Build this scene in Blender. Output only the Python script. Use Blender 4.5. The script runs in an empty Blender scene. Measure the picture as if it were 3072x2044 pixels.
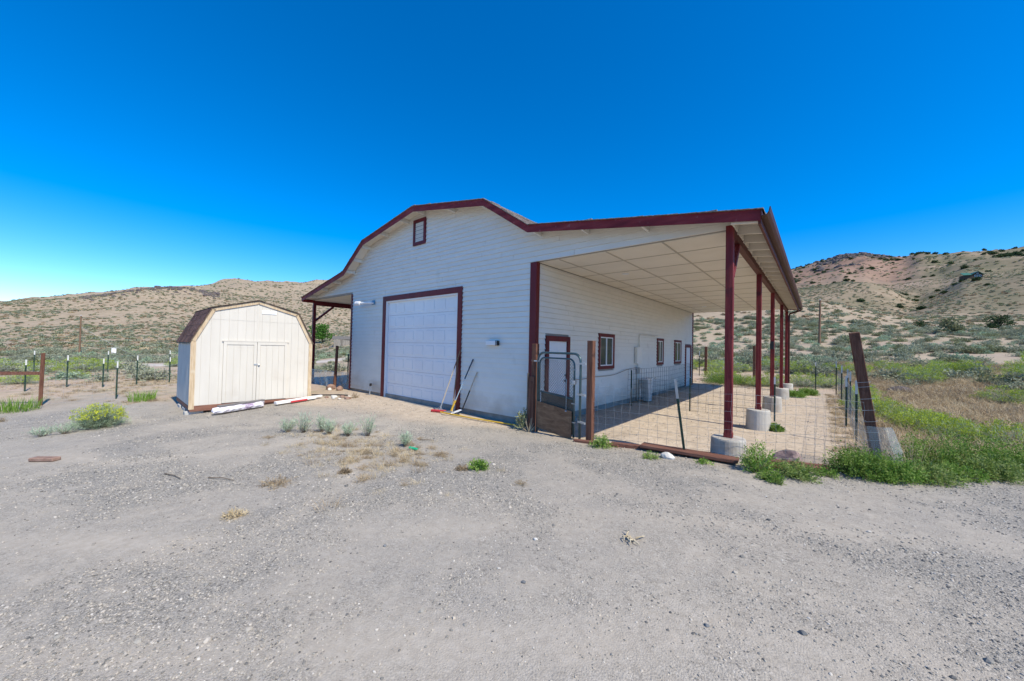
import bpy, bmesh, math, random
import numpy as np
from mathutils import Vector, Matrix
random.seed(7)
np.random.seed(7)

# ------------------------------------------------------------ camera
CAM = np.array([5.0599, -6.8544, 1.8383])
YAW, PITCH, ROLL, FPX = 0.698744, 0.0188206, 0.0213241, 1093.527


def cam_axes():
    cy, sy, cp, sp = math.cos(YAW), math.sin(YAW), math.cos(PITCH), math.sin(PITCH)
    f = np.array([-sy * cp, cy * cp, sp])
    r = np.array([cy, sy, 0.0])
    u = np.cross(r, f)
    cr, sr = math.cos(ROLL), math.sin(ROLL)
    return cr * r + sr * u, -sr * r + cr * u, f
scn = bpy.context.scene
cam_d = bpy.data.cameras.new('camera')
cam_o = bpy.data.objects.new('camera', cam_d)
scn.collection.objects.link(cam_o)
_r, _u, _f = cam_axes()
cam_o.matrix_world = Matrix(((_r[0], _u[0], -_f[0], CAM[0]), (_r[1], _u[1], -_f[1], CAM[1]), (_r[2], _u[2], -_f[2], CAM[2]), (0, 0, 0, 1)))
cam_d.sensor_width = 36.0
cam_d.lens = 36.0 * FPX / 3072
cam_d.clip_start = .05
cam_d.clip_end = 6000
scn.camera = cam_o

# ------------------------------------------------------------ sky and sun
SUN_EL = math.radians(50.5)
SUN_DIR = Vector((math.cos(SUN_EL) * .9968, math.cos(SUN_EL) * -.08, math.sin(SUN_EL)))
world = bpy.data.worlds.new('World'); scn.world = world
world.use_nodes = True
wn, wl = world.node_tree.nodes, world.node_tree.links
bg = wn['Background']
sky = wn.new('ShaderNodeTexSky')
sky.sky_type = 'NISHITA'; sky.sun_disc = False
sky.sun_elevation = SUN_EL
sky.sun_rotation = math.atan2(SUN_DIR.x, SUN_DIR.y)
sky.altitude = 1500; sky.air_density = 1.0; sky.dust_density = .3; sky.ozone_density = 3.0
hs = wn.new('ShaderNodeHueSaturation')
hs.inputs['Saturation'].default_value = 1.5
hs.inputs['Hue'].default_value = .505
wl.new(sky.outputs[0], hs.inputs['Color']); wl.new(hs.outputs[0], bg.inputs['Color'])
bg.inputs['Strength'].default_value = .15
sun_d = bpy.data.lights.new('sun', 'SUN'); sun_o = bpy.data.objects.new('sun', sun_d)
scn.collection.objects.link(sun_o)
sun_d.energy = 3.8; sun_d.angle = math.radians(.55); sun_d.color = (1, .93, .77)
sun_o.rotation_euler = SUN_DIR.to_track_quat('Z', 'Y').to_euler()
sun_o.location = (20, -5, 30)
vs = scn.view_settings
vs.view_transform = 'Standard'; vs.look = 'None'; vs.gamma = 1; vs.exposure = .62
vs.use_curve_mapping = False
scn.cycles.max_bounces = 6; scn.cycles.diffuse_bounces = 3; scn.cycles.glossy_bounces = 3
scn.cycles.transparent_max_bounces = 12; scn.cycles.transmission_bounces = 3
scn.cycles.use_adaptive_sampling = True
scn.cycles.use_denoising = True
# ------------------------------------------------------------ land form
def sstep(a, b, x):
    t = np.clip((x - a) / (b - a), 0, 1)
    return t * t * (3 - 2 * t)


def vnoise(x, y, seed=0):
    """smooth value noise on a unit lattice, vectorised, -1..1"""
    x = np.asarray(x, float); y = np.asarray(y, float)
    xi = np.floor(x).astype(np.int64); yi = np.floor(y).astype(np.int64)
    fx = x - xi; fy = y - yi
    fx = fx * fx * (3 - 2 * fx); fy = fy * fy * (3 - 2 * fy)

    def h(i, j):
        n = (i * 374761393 + j * 668265263 + seed * 1442695041) & 0x7fffffff
        n = ((n ^ (n >> 13)) * 1274126177) & 0x7fffffff
        n = n ^ (n >> 16)
        return (n & 0xffff) / 32767.5 - 1
    a = h(xi, yi); b = h(xi + 1, yi); c = h(xi, yi + 1); d = h(xi + 1, yi + 1)
    return (a + (b - a) * fx) * (1 - fy) + (c + (d - c) * fx) * fy


def fbm(x, y, seed=0, octs=4):
    s = 0; a = 1; t = 0
    for k in range(octs):
        s = s + a * vnoise(x * 2 ** k, y * 2 ** k, seed + k); t += a; a *= .5
    return s / t


def yard(x, y):
    zA = np.interp(x, [-18, -9, -4.3, -1, 0, 2, 4, 8, 14], [.0, .05, .04, .0, .0, .1, .16, .18, .16])
    sl = np.interp(x, [-8, -4, 0], [.05, .03, 0.])
    z = zA + sl * np.clip(y, -9, .5)
    # the pen floor lies a little lower than the gravel outside the fence
    edge = np.interp(x, [1.6, 4, 5.2, 6, 7.5, 10], [-.5, -.35, .35, .8, 2.2, 3.2])
    w = sstep(-.15, .7, y - edge) * sstep(-.3, .4, x)
    z = z * (1 - w) + (-.03 + .004 * y) * w
    # trodden hump in the pen near the gate
    z = z + .13 * np.exp(-(((x - 2.25) / .55) ** 2 + ((y - .55) / .5) ** 2)) * w
    d = np.hypot(x - CAM[0], y - CAM[1])
    z = z + .02 * fbm(x * .45, y * .45, 3) + .006 * fbm(x * 2.1, y * 2.1, 9)
    return z


# picture-independent control table: compass bearing (degrees left of +Y, seen from
# the yard) against ground height at set distances
DIST = np.array([14, 22, 36, 60, 130, 180, 260, 380, 800, 1150, 1600], float)
#          bearing   14    22    36   60   130   180   260   380   800  1150 1600   (heights in metres)
TERR = np.array([
    [-180.00, 0.15, 0.15, 0.20, 0.60, 3.00, 5.00, 8.00, 12.00, 25.00, 20.00, 10.00],
    [-110.00, 0.15, 0.15, 0.20, 0.60, 3.00, 5.00, 8.00, 12.00, 25.00, 20.00, 10.00],
    [-27.66, 0.10, 0.15, 1.71, 3.01, 8.13, 12.44, 28.93, 41.43, 101.94, 135.70, 162.95],
    [-20.87, 0.10, 0.15, 1.65, 3.32, 8.75, 14.62, 35.06, 51.76, 123.07, 163.22, 194.13],
    [-14.53, 0.10, 0.15, 1.61, 3.59, 9.45, 16.21, 37.85, 55.08, 137.88, 182.02, 214.05],
    [-12.02, 0.10, 0.15, 1.59, 3.69, 9.70, 16.28, 36.82, 55.97, 137.58, 180.66, 209.85],
    [-11.13, 0.10, 0.15, 1.58, 3.72, 9.79, 16.47, 36.17, 55.53, 138.46, 181.60, 210.34],
    [-9.56, 0.10, 0.15, 1.57, 3.78, 9.94, 16.26, 31.04, 51.54, 142.82, 187.30, 216.86],
    [-8.11, 0.10, 0.15, 1.56, 3.83, 10.31, 15.44, 27.85, 49.89, 147.30, 193.23, 223.83],
    [-7.13, 0.10, 0.15, 1.56, 3.87, 10.72, 14.47, 29.83, 49.64, 142.08, 185.41, 212.13],
    [-6.12, 0.10, 0.15, 1.55, 3.91, 11.31, 14.04, 34.69, 48.88, 145.83, 190.45, 218.29],
    [-4.59, 0.10, 0.15, 1.54, 3.96, 12.40, 13.64, 38.44, 51.35, 153.34, 200.72, 231.30],
    [-4.03, 0.10, 0.15, 1.54, 3.98, 12.72, 13.70, 39.07, 52.73, 157.22, 206.12, 238.34],
    [-2.16, 0.10, 0.15, 1.53, 4.04, 14.26, 15.12, 39.97, 53.94, 157.45, 205.86, 236.50],
    [-0.42, 0.10, 0.15, 1.52, 4.10, 15.30, 15.95, 39.14, 52.36, 150.86, 195.87, 221.29],
    [1.71, 0.10, 0.15, 1.50, 4.16, 16.24, 16.85, 38.33, 51.33, 143.65, 184.88, 204.47],
    [6.88, 0.10, 0.15, 1.48, 4.31, 17.09, 18.10, 37.34, 50.80, 141.95, 181.05, 195.67],
    [13.57, 0.10, 0.15, 1.44, 4.47, 17.01, 17.22, 36.89, 48.37, 136.07, 171.08, 178.01],
    [31.48, 0.05, 0.10, 1.06, 2.71, 15.51, 15.87, 35.08, 46.97, 136.88, 175.02, 170.09],
    [52.18, 0.05, 0.10, 0.92, 2.24, 12.60, 14.32, 32.68, 43.51, 136.21, 174.35, 170.13],
    [67.81, 0.00, -0.05, 0.13, 0.20, 2.92, 8.72, 27.56, 38.20, 113.37, 143.53, 147.16],
    [70.53, 0.00, -0.05, 0.13, 0.08, 2.95, 9.04, 27.20, 37.41, 110.78, 140.31, 144.04],
    [74.47, 0.00, -0.05, 0.12, 0.01, 2.97, 9.11, 27.23, 36.37, 108.33, 137.57, 142.42],
    [77.52, 0.00, -0.05, 0.11, -0.09, 3.03, 9.23, 27.41, 36.19, 106.64, 135.81, 141.83],
    [79.45, 0.00, -0.05, 0.10, -0.14, 3.07, 9.51, 27.42, 36.28, 94.11, 118.24, 118.61],
    [81.74, 0.00, -0.05, 0.09, -0.22, 3.06, 9.91, 28.22, 35.99, 85.73, 106.75, 104.16],
    [83.20, 0.00, -0.05, 0.08, -0.25, 3.11, 9.96, 28.29, 34.93, 82.15, 101.97, 98.51],
    [84.58, 0.00, -0.05, 0.07, -0.29, 3.07, 9.99, 28.34, 33.89, 77.65, 95.85, 90.98],
    [86.01, 0.00, -0.05, 0.07, -0.28, 2.95, 9.43, 26.83, 32.33, 74.15, 91.20, 85.55],
    [88.56, 0.00, -0.05, 0.06, -0.33, 2.48, 7.95, 22.93, 28.53, 65.29, 79.15, 70.70],
    [91.32, 0.00, -0.05, 0.04, -0.37, 2.09, 6.51, 19.57, 24.29, 55.50, 65.84, 54.34],
    [94.55, 0.00, -0.05, 0.02, -0.39, 1.48, 4.88, 15.73, 19.93, 43.74, 49.88, 34.77],
    [102.89, 0.00, -0.05, 0.11, -0.39, 0.32, 2.14, 9.64, 11.65, 27.50, 29.15, 13.19],
    [114.84, 0.00, -0.05, 0.41, -0.21, -0.76, -0.59, 2.55, 2.43, 5.95, 2.25, -12.88],
    [130.00, 0.15, 0.15, 0.20, 0.60, 3.00, 5.00, 8.00, 12.00, 25.00, 20.00, 10.00],
    [180.00, 0.15, 0.15, 0.20, 0.60, 3.00, 5.00, 8.00, 12.00, 25.00, 20.00, 10.00],
])


def terrain_far(x, y):
    dx = x - CAM[0]; dy = y - CAM[1]
    d = np.hypot(dx, dy)
    az = np.degrees(np.arctan2(-dx, dy))
    A = TERR[:, 0]
    H = np.empty((len(DIST),) + np.shape(d))
    for k in range(len(DIST)):
        H[k] = np.interp(az, A, TERR[:, k + 1])
    ld = np.log(np.clip(d, DIST[0], DIST[-1])); L = np.log(DIST)
    i = np.clip(np.searchsorted(L, ld, side='right') - 1, 0, len(L) - 2)
    t = (ld - L[i]) / (L[i + 1] - L[i])

    def g(k):
        k = np.clip(k, 0, len(DIST) - 1)
        return np.take_along_axis(H, k[None], 0)[0]
    p0, p1, p2, p3 = g(i - 1), g(i), g(i + 1), g(i + 2)
    m1 = .5 * (p2 - p0); m2 = .5 * (p3 - p1)
    # monotone limiting keeps the ridges from overshooting
    dlt = p2 - p1
    m1 = np.where(np.sign(m1) == np.sign(dlt), np.sign(m1) * np.minimum(abs(m1), 2.2 * abs(dlt)), 0)
    m2 = np.where(np.sign(m2) == np.sign(dlt), np.sign(m2) * np.minimum(abs(m2), 2.2 * abs(dlt)), 0)
    t2, t3 = t * t, t * t * t
    z = (2 * t3 - 3 * t2 + 1) * p1 + (t3 - 2 * t2 + t) * m1 + (-2 * t3 + 3 * t2) * p2 + (t3 - t2) * m2
    amp = sstep(30, 120, d)
    z = z + amp * (np.minimum(d, 900) * .010 * fbm(x / 55, y / 55, 21, 5))
    z = z + sstep(70, 200, d) * np.minimum(d, 700) * .006 * (abs(fbm(x / 48, y / 48, 25, 4)) * 2.2 - .55)
    z = z + sstep(16, 40, d) * .12 * fbm(x / 6, y / 6, 31)
    return z


def ground_z(x, y):
    x = np.asarray(x, float); y = np.asarray(y, float)
    d = np.hypot(x - CAM[0], y - CAM[1])
    w = sstep(15, 25, d)
    return yard(x, y) * (1 - w) + terrain_far(x, y) * w


def gz(x, y):
    return float(ground_z(np.array([x]), np.array([y]))[0])
# ------------------------------------------------------------ materials
def mat(name, stops, scale=3., rough=.8, bump=0., bscale=None, stretch=(1, 1, 1), spec=.3, metal=0., detail=5, rand=0., dist=0., alpha=None, spot=None, splash=0):
    """procedural material: noise -> colour ramp, a second noise for relief; rand = value change per object"""
    m = bpy.data.materials.new(name); m.use_nodes = True
    nt = m.node_tree; N = nt.nodes; L = nt.links
    b = N['Principled BSDF']
    tc = N.new('ShaderNodeTexCoord'); mp = N.new('ShaderNodeMapping')
    mp.inputs['Scale'].default_value = stretch
    L.new(tc.outputs['Object'], mp.inputs['Vector'])
    nz = N.new('ShaderNodeTexNoise'); nz.inputs['Scale'].default_value = scale; nz.inputs['Detail'].default_value = detail
    nz.inputs['Distortion'].default_value = dist
    L.new(mp.outputs[0], nz.inputs['Vector'])
    cr = N.new('ShaderNodeValToRGB')
    el = cr.color_ramp.elements
    while len(el) > len(stops): el.remove(el[-1])
    while len(el) < len(stops): el.new(.5)
    for e, (p, c) in zip(el, stops):
        e.position = p; e.color = (*c, 1)
    L.new(nz.outputs['Fac'], cr.inputs[0])
    col = cr.outputs[0]
    if spot:
        s2 = N.new('ShaderNodeTexNoise'); s2.inputs['Scale'].default_value = spot[0]; s2.inputs['Detail'].default_value = 6
        L.new(tc.outputs['Object'], s2.inputs['Vector'])
        r2 = N.new('ShaderNodeMapRange'); r2.inputs['From Min'].default_value = spot[1]; r2.inputs['From Max'].default_value = spot[2]
        L.new(s2.outputs['Fac'], r2.inputs['Value'])
        mx = N.new('ShaderNodeMix'); mx.data_type = 'RGBA'
        L.new(r2.outputs[0], mx.inputs['Factor']); L.new(col, mx.inputs[6]); mx.inputs[7].default_value = (*spot[3], 1)
        col = mx.outputs[2]
    if splash:   # soil splashed up the foot of a wall
        sx = N.new('ShaderNodeSeparateXYZ'); L.new(tc.outputs['Object'], sx.inputs[0])
        s3 = N.new('ShaderNodeTexNoise'); s3.inputs['Scale'].default_value = 2.5; s3.inputs['Detail'].default_value = 7; L.new(tc.outputs['Object'], s3.inputs['Vector'])
        ma = N.new('ShaderNodeMath'); ma.operation = 'MULTIPLY_ADD'; L.new(s3.outputs['Fac'], ma.inputs[0]); ma.inputs[1].default_value = 1.3; L.new(sx.outputs['Z'], ma.inputs[2])
        r3 = N.new('ShaderNodeMapRange'); r3.inputs['From Min'].default_value = .75; r3.inputs['From Max'].default_value = 1.35; r3.inputs['To Min'].default_value = splash; r3.inputs['To Max'].default_value = 0
        L.new(ma.outputs[0], r3.inputs['Value'])
        mx = N.new('ShaderNodeMix'); mx.data_type = 'RGBA'
        L.new(r3.outputs[0], mx.inputs['Factor']); L.new(col, mx.inputs[6]); mx.inputs[7].default_value = (.40, .315, .225, 1)
        col = mx.outputs[2]
    if rand:
        oi = N.new('ShaderNodeObjectInfo'); hv = N.new('ShaderNodeHueSaturation')
        mr = N.new('ShaderNodeMapRange'); mr.inputs['To Min'].default_value = 1 - rand; mr.inputs['To Max'].default_value = 1 + rand
        L.new(oi.outputs['Random'], mr.inputs['Value']); L.new(mr.outputs[0], hv.inputs['Value'])
        L.new(col, hv.inputs['Color']); col = hv.outputs[0]
    L.new(col, b.inputs['Base Color'])
    b.inputs['Roughness'].default_value = rough
    b.inputs['Specular IOR Level'].default_value = spec
    b.inputs['Metallic'].default_value = metal
    if alpha is not None: b.inputs['Alpha'].default_value = alpha
    if bump:
        bn = N.new('ShaderNodeTexNoise'); bn.inputs['Scale'].default_value = bscale or scale * 4; bn.inputs['Detail'].default_value = 6
        L.new(mp.outputs[0], bn.inputs['Vector'])
        bp = N.new('ShaderNodeBump'); bp.inputs['Strength'].default_value = min(bump, 1); bp.inputs['Distance'].default_value = .01
        L.new(bn.outputs['Fac'], bp.inputs['Height']); L.new(bp.outputs[0], b.inputs['Normal'])
    return m


def leaf_mat(name, c1, c2, c3=None, trans=.25, rand=.12, rough=.75):
    """foliage: colour varies inside the plant and from plant to plant, a little light passes through"""
    m = mat(name, [(.32, c1), (.5, c2), (.66, c3 or c2)], 13., rough, rand=rand, spec=.15, detail=3)
    N, L = m.node_tree.nodes, m.node_tree.links
    b = N['Principled BSDF']; out = N['Material Output']
    t = N.new('ShaderNodeBsdfTranslucent'); mix = N.new('ShaderNodeMixShader'); mix.inputs[0].default_value = trans
    src = b.inputs['Base Color'].links[0].from_socket
    L.new(src, t.inputs['Color']); L.new(b.outputs[0], mix.inputs[1]); L.new(t.outputs[0], mix.inputs[2])
    L.new(mix.outputs[0], out.inputs['Surface'])
    return m


M = {}
M['siding'] = mat('cream_siding_paint', [(.3, (.70, .675, .615)), (.6, (.74, .715, .655)), (.8, (.72, .69, .63))], 2.2, .55, .2, 30, (1, 1, 2), rand=.014, spot=(1.1, .66, .86, (.52, .49, .43)), splash=.5)
M['backing'] = mat('wall_backing', [(.3, (.30, .285, .26)), (.7, (.34, .32, .295))], 3, .8)
M['ceiling'] = mat('cream_ceiling_paint', [(.3, (.72, .665, .565)), (.7, (.78, .725, .625))], 1.6, .6, .1, 25, rand=.03, spot=(.9, .6, .8, (.66, .585, .47)))
M['batten'] = mat('ceiling_batten_paint', [(.3, (.44, .40, .33)), (.7, (.5, .455, .38))], 3, .6)
M['red'] = mat('barn_red_paint', [(.3, (.09, .0045, .008)), (.55, (.13, .0065, .011)), (.75, (.155, .012, .016))], 4., .5, .4, 45, (1, 1, .25), spec=.35)
M['redworn'] = mat('weathered_red_fascia_paint', [(.3, (.125, .009, .013)), (.5, (.20, .018, .022)), (.72, (.28, .045, .045))], 5, .6, .6, 60, (.35, 1, 2.), spot=(14, .64, .74, (.28, .09, .09)))
M['redpost'] = mat('red_stained_post', [(.3, (.10, .008, .011)), (.5, (.16, .014, .016)), (.68, (.23, .04, .036)), (.8, (.28, .09, .075))], 6, .6, .8, 40, (4, 4, .3), spot=(5, .56, .74, (.07, .006, .01)))
M['brown_beam'] = mat('red_brown_beam', [(.3, (.085, .02, .015)), (.7, (.13, .038, .028))], 6, .6, .5, 40, (4, .25, 4))
M['gutter'] = mat('brown_metal_gutter', [(.3, (.055, .02, .015)), (.7, (.085, .034, .026))], 2, .5, spec=.2)
M['white'] = mat('white_enamel', [(.3, (.70, .71, .73)), (.7, (.77, .78, .79))], 1.5, .38, .08, 20, spec=.4)
M['door_white'] = mat('garage_door_enamel', [(.3, (.70, .72, .75)), (.7, (.76, .78, .80))], 1.2, .38, .06, 12, spec=.4)
M['foundation'] = mat('concrete_foundation', [(.3, (.22, .21, .19)), (.7, (.33, .31, .28))], 4, .9, .6, 30)
M['concrete'] = mat('pier_concrete', [(.3, (.36, .33, .29)), (.55, (.47, .44, .39)), (.75, (.54, .51, .46))], 3.5, .9, .5, 25, (1, 1, .6), spot=(2.2, .55, .75, (.32, .27, .22)))
M['shingle'] = mat('brown_shingle', [(.3, (.055, .032, .028)), (.5, (.11, .062, .052)), (.7, (.17, .105, .088))], 26, .95, .8, 90, rand=.3, spec=.15)
M['barnshingle'] = mat('grey_brown_shingle', [(.3, (.10, .085, .075)), (.5, (.2, .17, .155)), (.7, (.32, .28, .26))], 22, .95, .8, 90, rand=.25, spec=.15)
M['glass'] = mat('window_glass', [(.3, (.035, .045, .042)), (.7, (.075, .085, .075))], 2, .08, spec=.6)
M['metal'] = mat('galvanised_metal', [(.3, (.36, .39, .42)), (.7, (.50, .53, .56))], 8, .38, .1, 60, spec=.5, metal=.6)
M['tube'] = mat('green_grey_gate_tube', [(.3, (.045, .085, .095)), (.7, (.085, .14, .15))], 5, .35, spec=.5, metal=.35)
M['wire'] = mat('galvanised_wire', [(.3, (.27, .28, .29)), (.7, (.42, .43, .44))], 8, .4, spec=.5, metal=.5)
M['rustwire'] = mat('dark_wire_panel', [(.3, (.07, .065, .06)), (.7, (.15, .14, .13))], 8, .5, spec=.4, metal=.3)
M['tpost'] = mat('green_steel_post', [(.3, (.012, .035, .026)), (.7, (.028, .062, .045))], 9, .45, .2, 40)
M['tpost_tip'] = mat('white_steel_post_tip', [(.3, (.55, .56, .55)), (.7, (.68, .69, .68))], 9, .5)
M['wood'] = mat('reddish_weathered_post', [(.3, (.085, .036, .024)), (.5, (.15, .066, .042)), (.75, (.21, .105, .07))], 7, .85, 1, 34, (5, 5, .35), spot=(5, .6, .72, (.06, .028, .02)))
M['wood_x'] = mat('reddish_weathered_plank', [(.3, (.10, .042, .03)), (.5, (.17, .075, .052)), (.75, (.24, .12, .085))], 7, .85, 1, 34, (.35, 5, 5))
M['raw'] = mat('raw_pine_trim', [(.3, (.44, .32, .20)), (.5, (.55, .42, .275)), (.75, (.63, .51, .36))], 7, .7, .4, 30, (1, 5, .5), spot=(3, .55, .7, (.62, .53, .40)))
M['ply'] = mat('weathered_plywood', [(.3, (.15, .077, .04)), (.5, (.22, .12, .066)), (.72, (.30, .18, .10))], 3.2, .8, .4, 30, (1.2, 1, 4), dist=1.2, spot=(2.2, .6, .72, (.10, .055, .034)))
M['ply_dark'] = mat('grey_weathered_board', [(.3, (.15, .115, .085)), (.7, (.22, .17, .125))], 3, .85, .3, 30, (1, 1, 3))
M['shedwall'] = mat('cream_shed_panel', [(.3, (.61, .57, .505)), (.7, (.65, .61, .545))], 2, .6, .2, 30, (3, 3, .6), rand=.012, spot=(1.6, .6, .82, (.57, .52, .45)))
M['shedside'] = mat('weathered_grey_shed_panel', [(.3, (.44, .425, .395)), (.55, (.54, .515, .475)), (.75, (.70, .66, .60))], 4, .85, .4, 40, (3, 3, .35))
M['skid'] = mat('treated_skid_lumber', [(.3, (.16, .07, .05)), (.6, (.27, .13, .09)), (.8, (.34, .19, .14))], 5, .8, .6, 40, (5, .4, 5))
M['block'] = mat('concrete_block', [(.3, (.38, .37, .35)), (.7, (.52, .51, .49))], 9, .95, .6, 60)
M['white_paper'] = mat('white_board', [(.3, (.78, .78, .77)), (.7, (.84, .84, .83))], 4, .6)
M['wrap'] = mat('white_plastic_wrap', [(.3, (.62, .57, .66)), (.5, (.78, .75, .80)), (.75, (.84, .82, .85))], 9, .25, .8, 22, spec=.5, spot=(3, .58, .68, (.30, .21, .33)))
M['greyplastic'] = mat('grey_plastic', [(.3, (.14, .13, .13)), (.7, (.2, .19, .185))], 6, .5)
M['redplastic'] = mat('red_plastic', [(.3, (.46, .03, .04)), (.7, (.58, .05, .06))], 6, .45)
M['yellow'] = mat('yellow_fibreglass', [(.3, (.55, .33, .03)), (.7, (.68, .43, .05))], 6, .5)
M['black'] = mat('black_rubber', [(.3, (.014, .015, .018)), (.7, (.03, .03, .033))], 6, .5)
M['bluehandle'] = mat('pale_blue_handle', [(.3, (.33, .45, .55)), (.7, (.42, .55, .64))], 6, .4)
M['navyhandle'] = mat('dark_blue_grip', [(.3, (.02, .04, .07)), (.7, (.03, .06, .10))], 6, .5)
M['handlewood'] = mat('pale_wood_handle', [(.3, (.42, .34, .25)), (.7, (.58, .50, .40))], 9, .6, .2, 30, (1, 1, .3))
M['handledark'] = mat('brown_wood_handle', [(.3, (.14, .075, .045)), (.7, (.25, .14, .085))], 9, .6, .2, 30, (1, 1, .3))
M['rock_purple'] = mat('purple_grey_rock', [(.3, (.15, .105, .105)), (.5, (.24, .175, .17)), (.75, (.34, .27, .25))], 5, .9, 1, 18)
M['rock_red'] = mat('reddish_brown_rock', [(.3, (.17, .10, .075)), (.5, (.27, .17, .13)), (.75, (.36, .25, .20))], 6, .9, 1, 22)
M['rock_white'] = mat('pale_rock', [(.3, (.52, .49, .44)), (.7, (.68, .65, .60))], 7, .9, 1, 22)
M['rock_grey'] = mat('grey_stone', [(.3, (.12, .125, .13)), (.7, (.24, .245, .25))], 9, .85, .6, 40, rand=.4)
M['rock_dark'] = mat('dark_basalt_outcrop', [(.3, (.06, .05, .052)), (.5, (.12, .10, .098)), (.75, (.2, .165, .15))], .5, .95, 1, 2)
M['netting'] = mat('fine_wire_netting', [(.3, (.33, .39, .42)), (.7, (.46, .52, .55))], 40, .5, alpha=.34, metal=.2)
M['film'] = mat('clear_plastic_sheet', [(.3, (.38, .46, .50)), (.7, (.55, .62, .66))], 5, .2, .7, 9, alpha=.42, spec=.5)
M['bin'] = mat('off_white_plastic', [(.3, (.42, .43, .42)), (.7, (.52, .53, .51))], 6, .5)
M['blueplate'] = mat('blue_fixture_plate', [(.3, (.08, .22, .36)), (.7, (.12, .29, .44))], 6, .45)
M['pole'] = mat('weathered_utility_pole', [(.3, (.15, .09, .055)), (.7, (.25, .155, .10))], 5, .9, .5, 30, (4, 4, .2))
M['bluehouse'] = mat('blue_house_siding', [(.3, (.11, .30, .50)), (.7, (.15, .36, .57))], 2, .7, rand=.05)
M['greenroof'] = mat('green_metal_roof', [(.3, (.035, .12, .085)), (.7, (.055, .17, .12))], 2, .5)
M['darkwood'] = mat('dark_brown_cabin_wood', [(.3, (.05, .035, .025)), (.7, (.09, .06, .045))], 2, .8)
M['greywood'] = mat('silver_grey_barnwood', [(.3, (.12, .105, .09)), (.5, (.2, .18, .155)), (.75, (.3, .27, .235))], 5, .9, .5, 20, (4, 4, .3), rand=.35)
M['bone'] = mat('dry_twig_straw', [(.3, (.36, .28, .17)), (.7, (.58, .50, .36))], 9, .8, rand=.15)
M['greenscrap'] = mat('green_plastic_scrap', [(.3, (.0, .32, .16)), (.7, (.02, .42, .22))], 6, .4)
M['twig'] = mat('grey_brown_twig', [(.3, (.10, .075, .05)), (.7, (.2, .155, .11))], 9, .9, rand=.15)
M['bark'] = mat('tree_bark', [(.3, (.07, .05, .035)), (.7, (.14, .10, .075))], 6, .95, .6, 20)
M['sage'] = leaf_mat('sagebrush_leaf', (.235, .255, .165), (.32, .34, .23), (.42, .43, .315), rand=.22)
M['sageblue'] = leaf_mat('pale_blue_green_leaf', (.31, .40, .27), (.42, .51, .36), (.52, .59, .44), rand=.08)
M['sagedark'] = leaf_mat('olive_shrub_leaf', (.16, .18, .085), (.24, .26, .135), (.32, .33, .20), rand=.25)
M['rabbitleaf'] = leaf_mat('rabbitbrush_stem_leaf', (.25, .34, .21), (.36, .45, .29), (.46, .54, .38), rand=.1)
M['rabbitflower'] = leaf_mat('rabbitbrush_bloom', (.38, .44, .02), (.50, .53, .04), (.60, .60, .07), rand=.12)
M['rabbitbloom'] = leaf_mat('green_yellow_bloom', (.24, .34, .03), (.35, .44, .045), (.47, .53, .08), rand=.18)
M['weedgreen'] = leaf_mat('weed_leaf', (.09, .18, .025), (.18, .31, .055), (.36, .45, .14), rand=.22, trans=.35)
M['weedpale'] = leaf_mat('pale_weed_leaf', (.15, .23, .05), (.27, .37, .10), (.44, .50, .21), rand=.2, trans=.35)
M['grassgreen'] = leaf_mat('grass_blade', (.14, .26, .04), (.21, .36, .06), (.32, .45, .13), rand=.15, trans=.35)
M['straw'] = leaf_mat('dry_straw', (.44, .34, .20), (.58, .47, .30), (.68, .57, .39), rand=.2)
M['drybrown'] = leaf_mat('dry_brown_weed', (.24, .17, .10), (.36, .27, .17), (.48, .38, .26), rand=.25)
M['juniper'] = leaf_mat('juniper_leaf', (.03, .055, .022), (.05, .085, .035), (.075, .115, .05), rand=.2)
M['treeleaf'] = leaf_mat('tree_leaf', (.05, .13, .02), (.09, .21, .035), (.14, .28, .06), rand=.1, trans=.35)


def stone_mat():
    m = bpy.data.materials.new('gravel_stone'); m.use_nodes = True
    N, L = m.node_tree.nodes, m.node_tree.links; b = N['Principled BSDF']
    oi = N.new('ShaderNodeObjectInfo'); r = N.new('ShaderNodeValToRGB'); e = r.color_ramp.elements
    st = [(0., (.10, .098, .096)), (.14, (.19, .179, .162)), (.4, (.30, .279, .246)), (.65, (.38, .343, .29)), (.8, (.43, .375, .308)), (.95, (.47, .425, .37)), (1., (.53, .49, .435))]
    while len(e) < len(st): e.new(.5)
    for q, (p, c) in zip(e, st): q.position = p; q.color = (*c, 1)
    L.new(oi.outputs['Random'], r.inputs[0]); L.new(r.outputs[0], b.inputs['Base Color'])
    b.inputs['Roughness'].default_value = .9; b.inputs['Specular IOR Level'].default_value = .2
    return m


M['gravel_stone'] = stone_mat()

# ------------------------------------------------------------ mesh builder
COL = scn.collection


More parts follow.
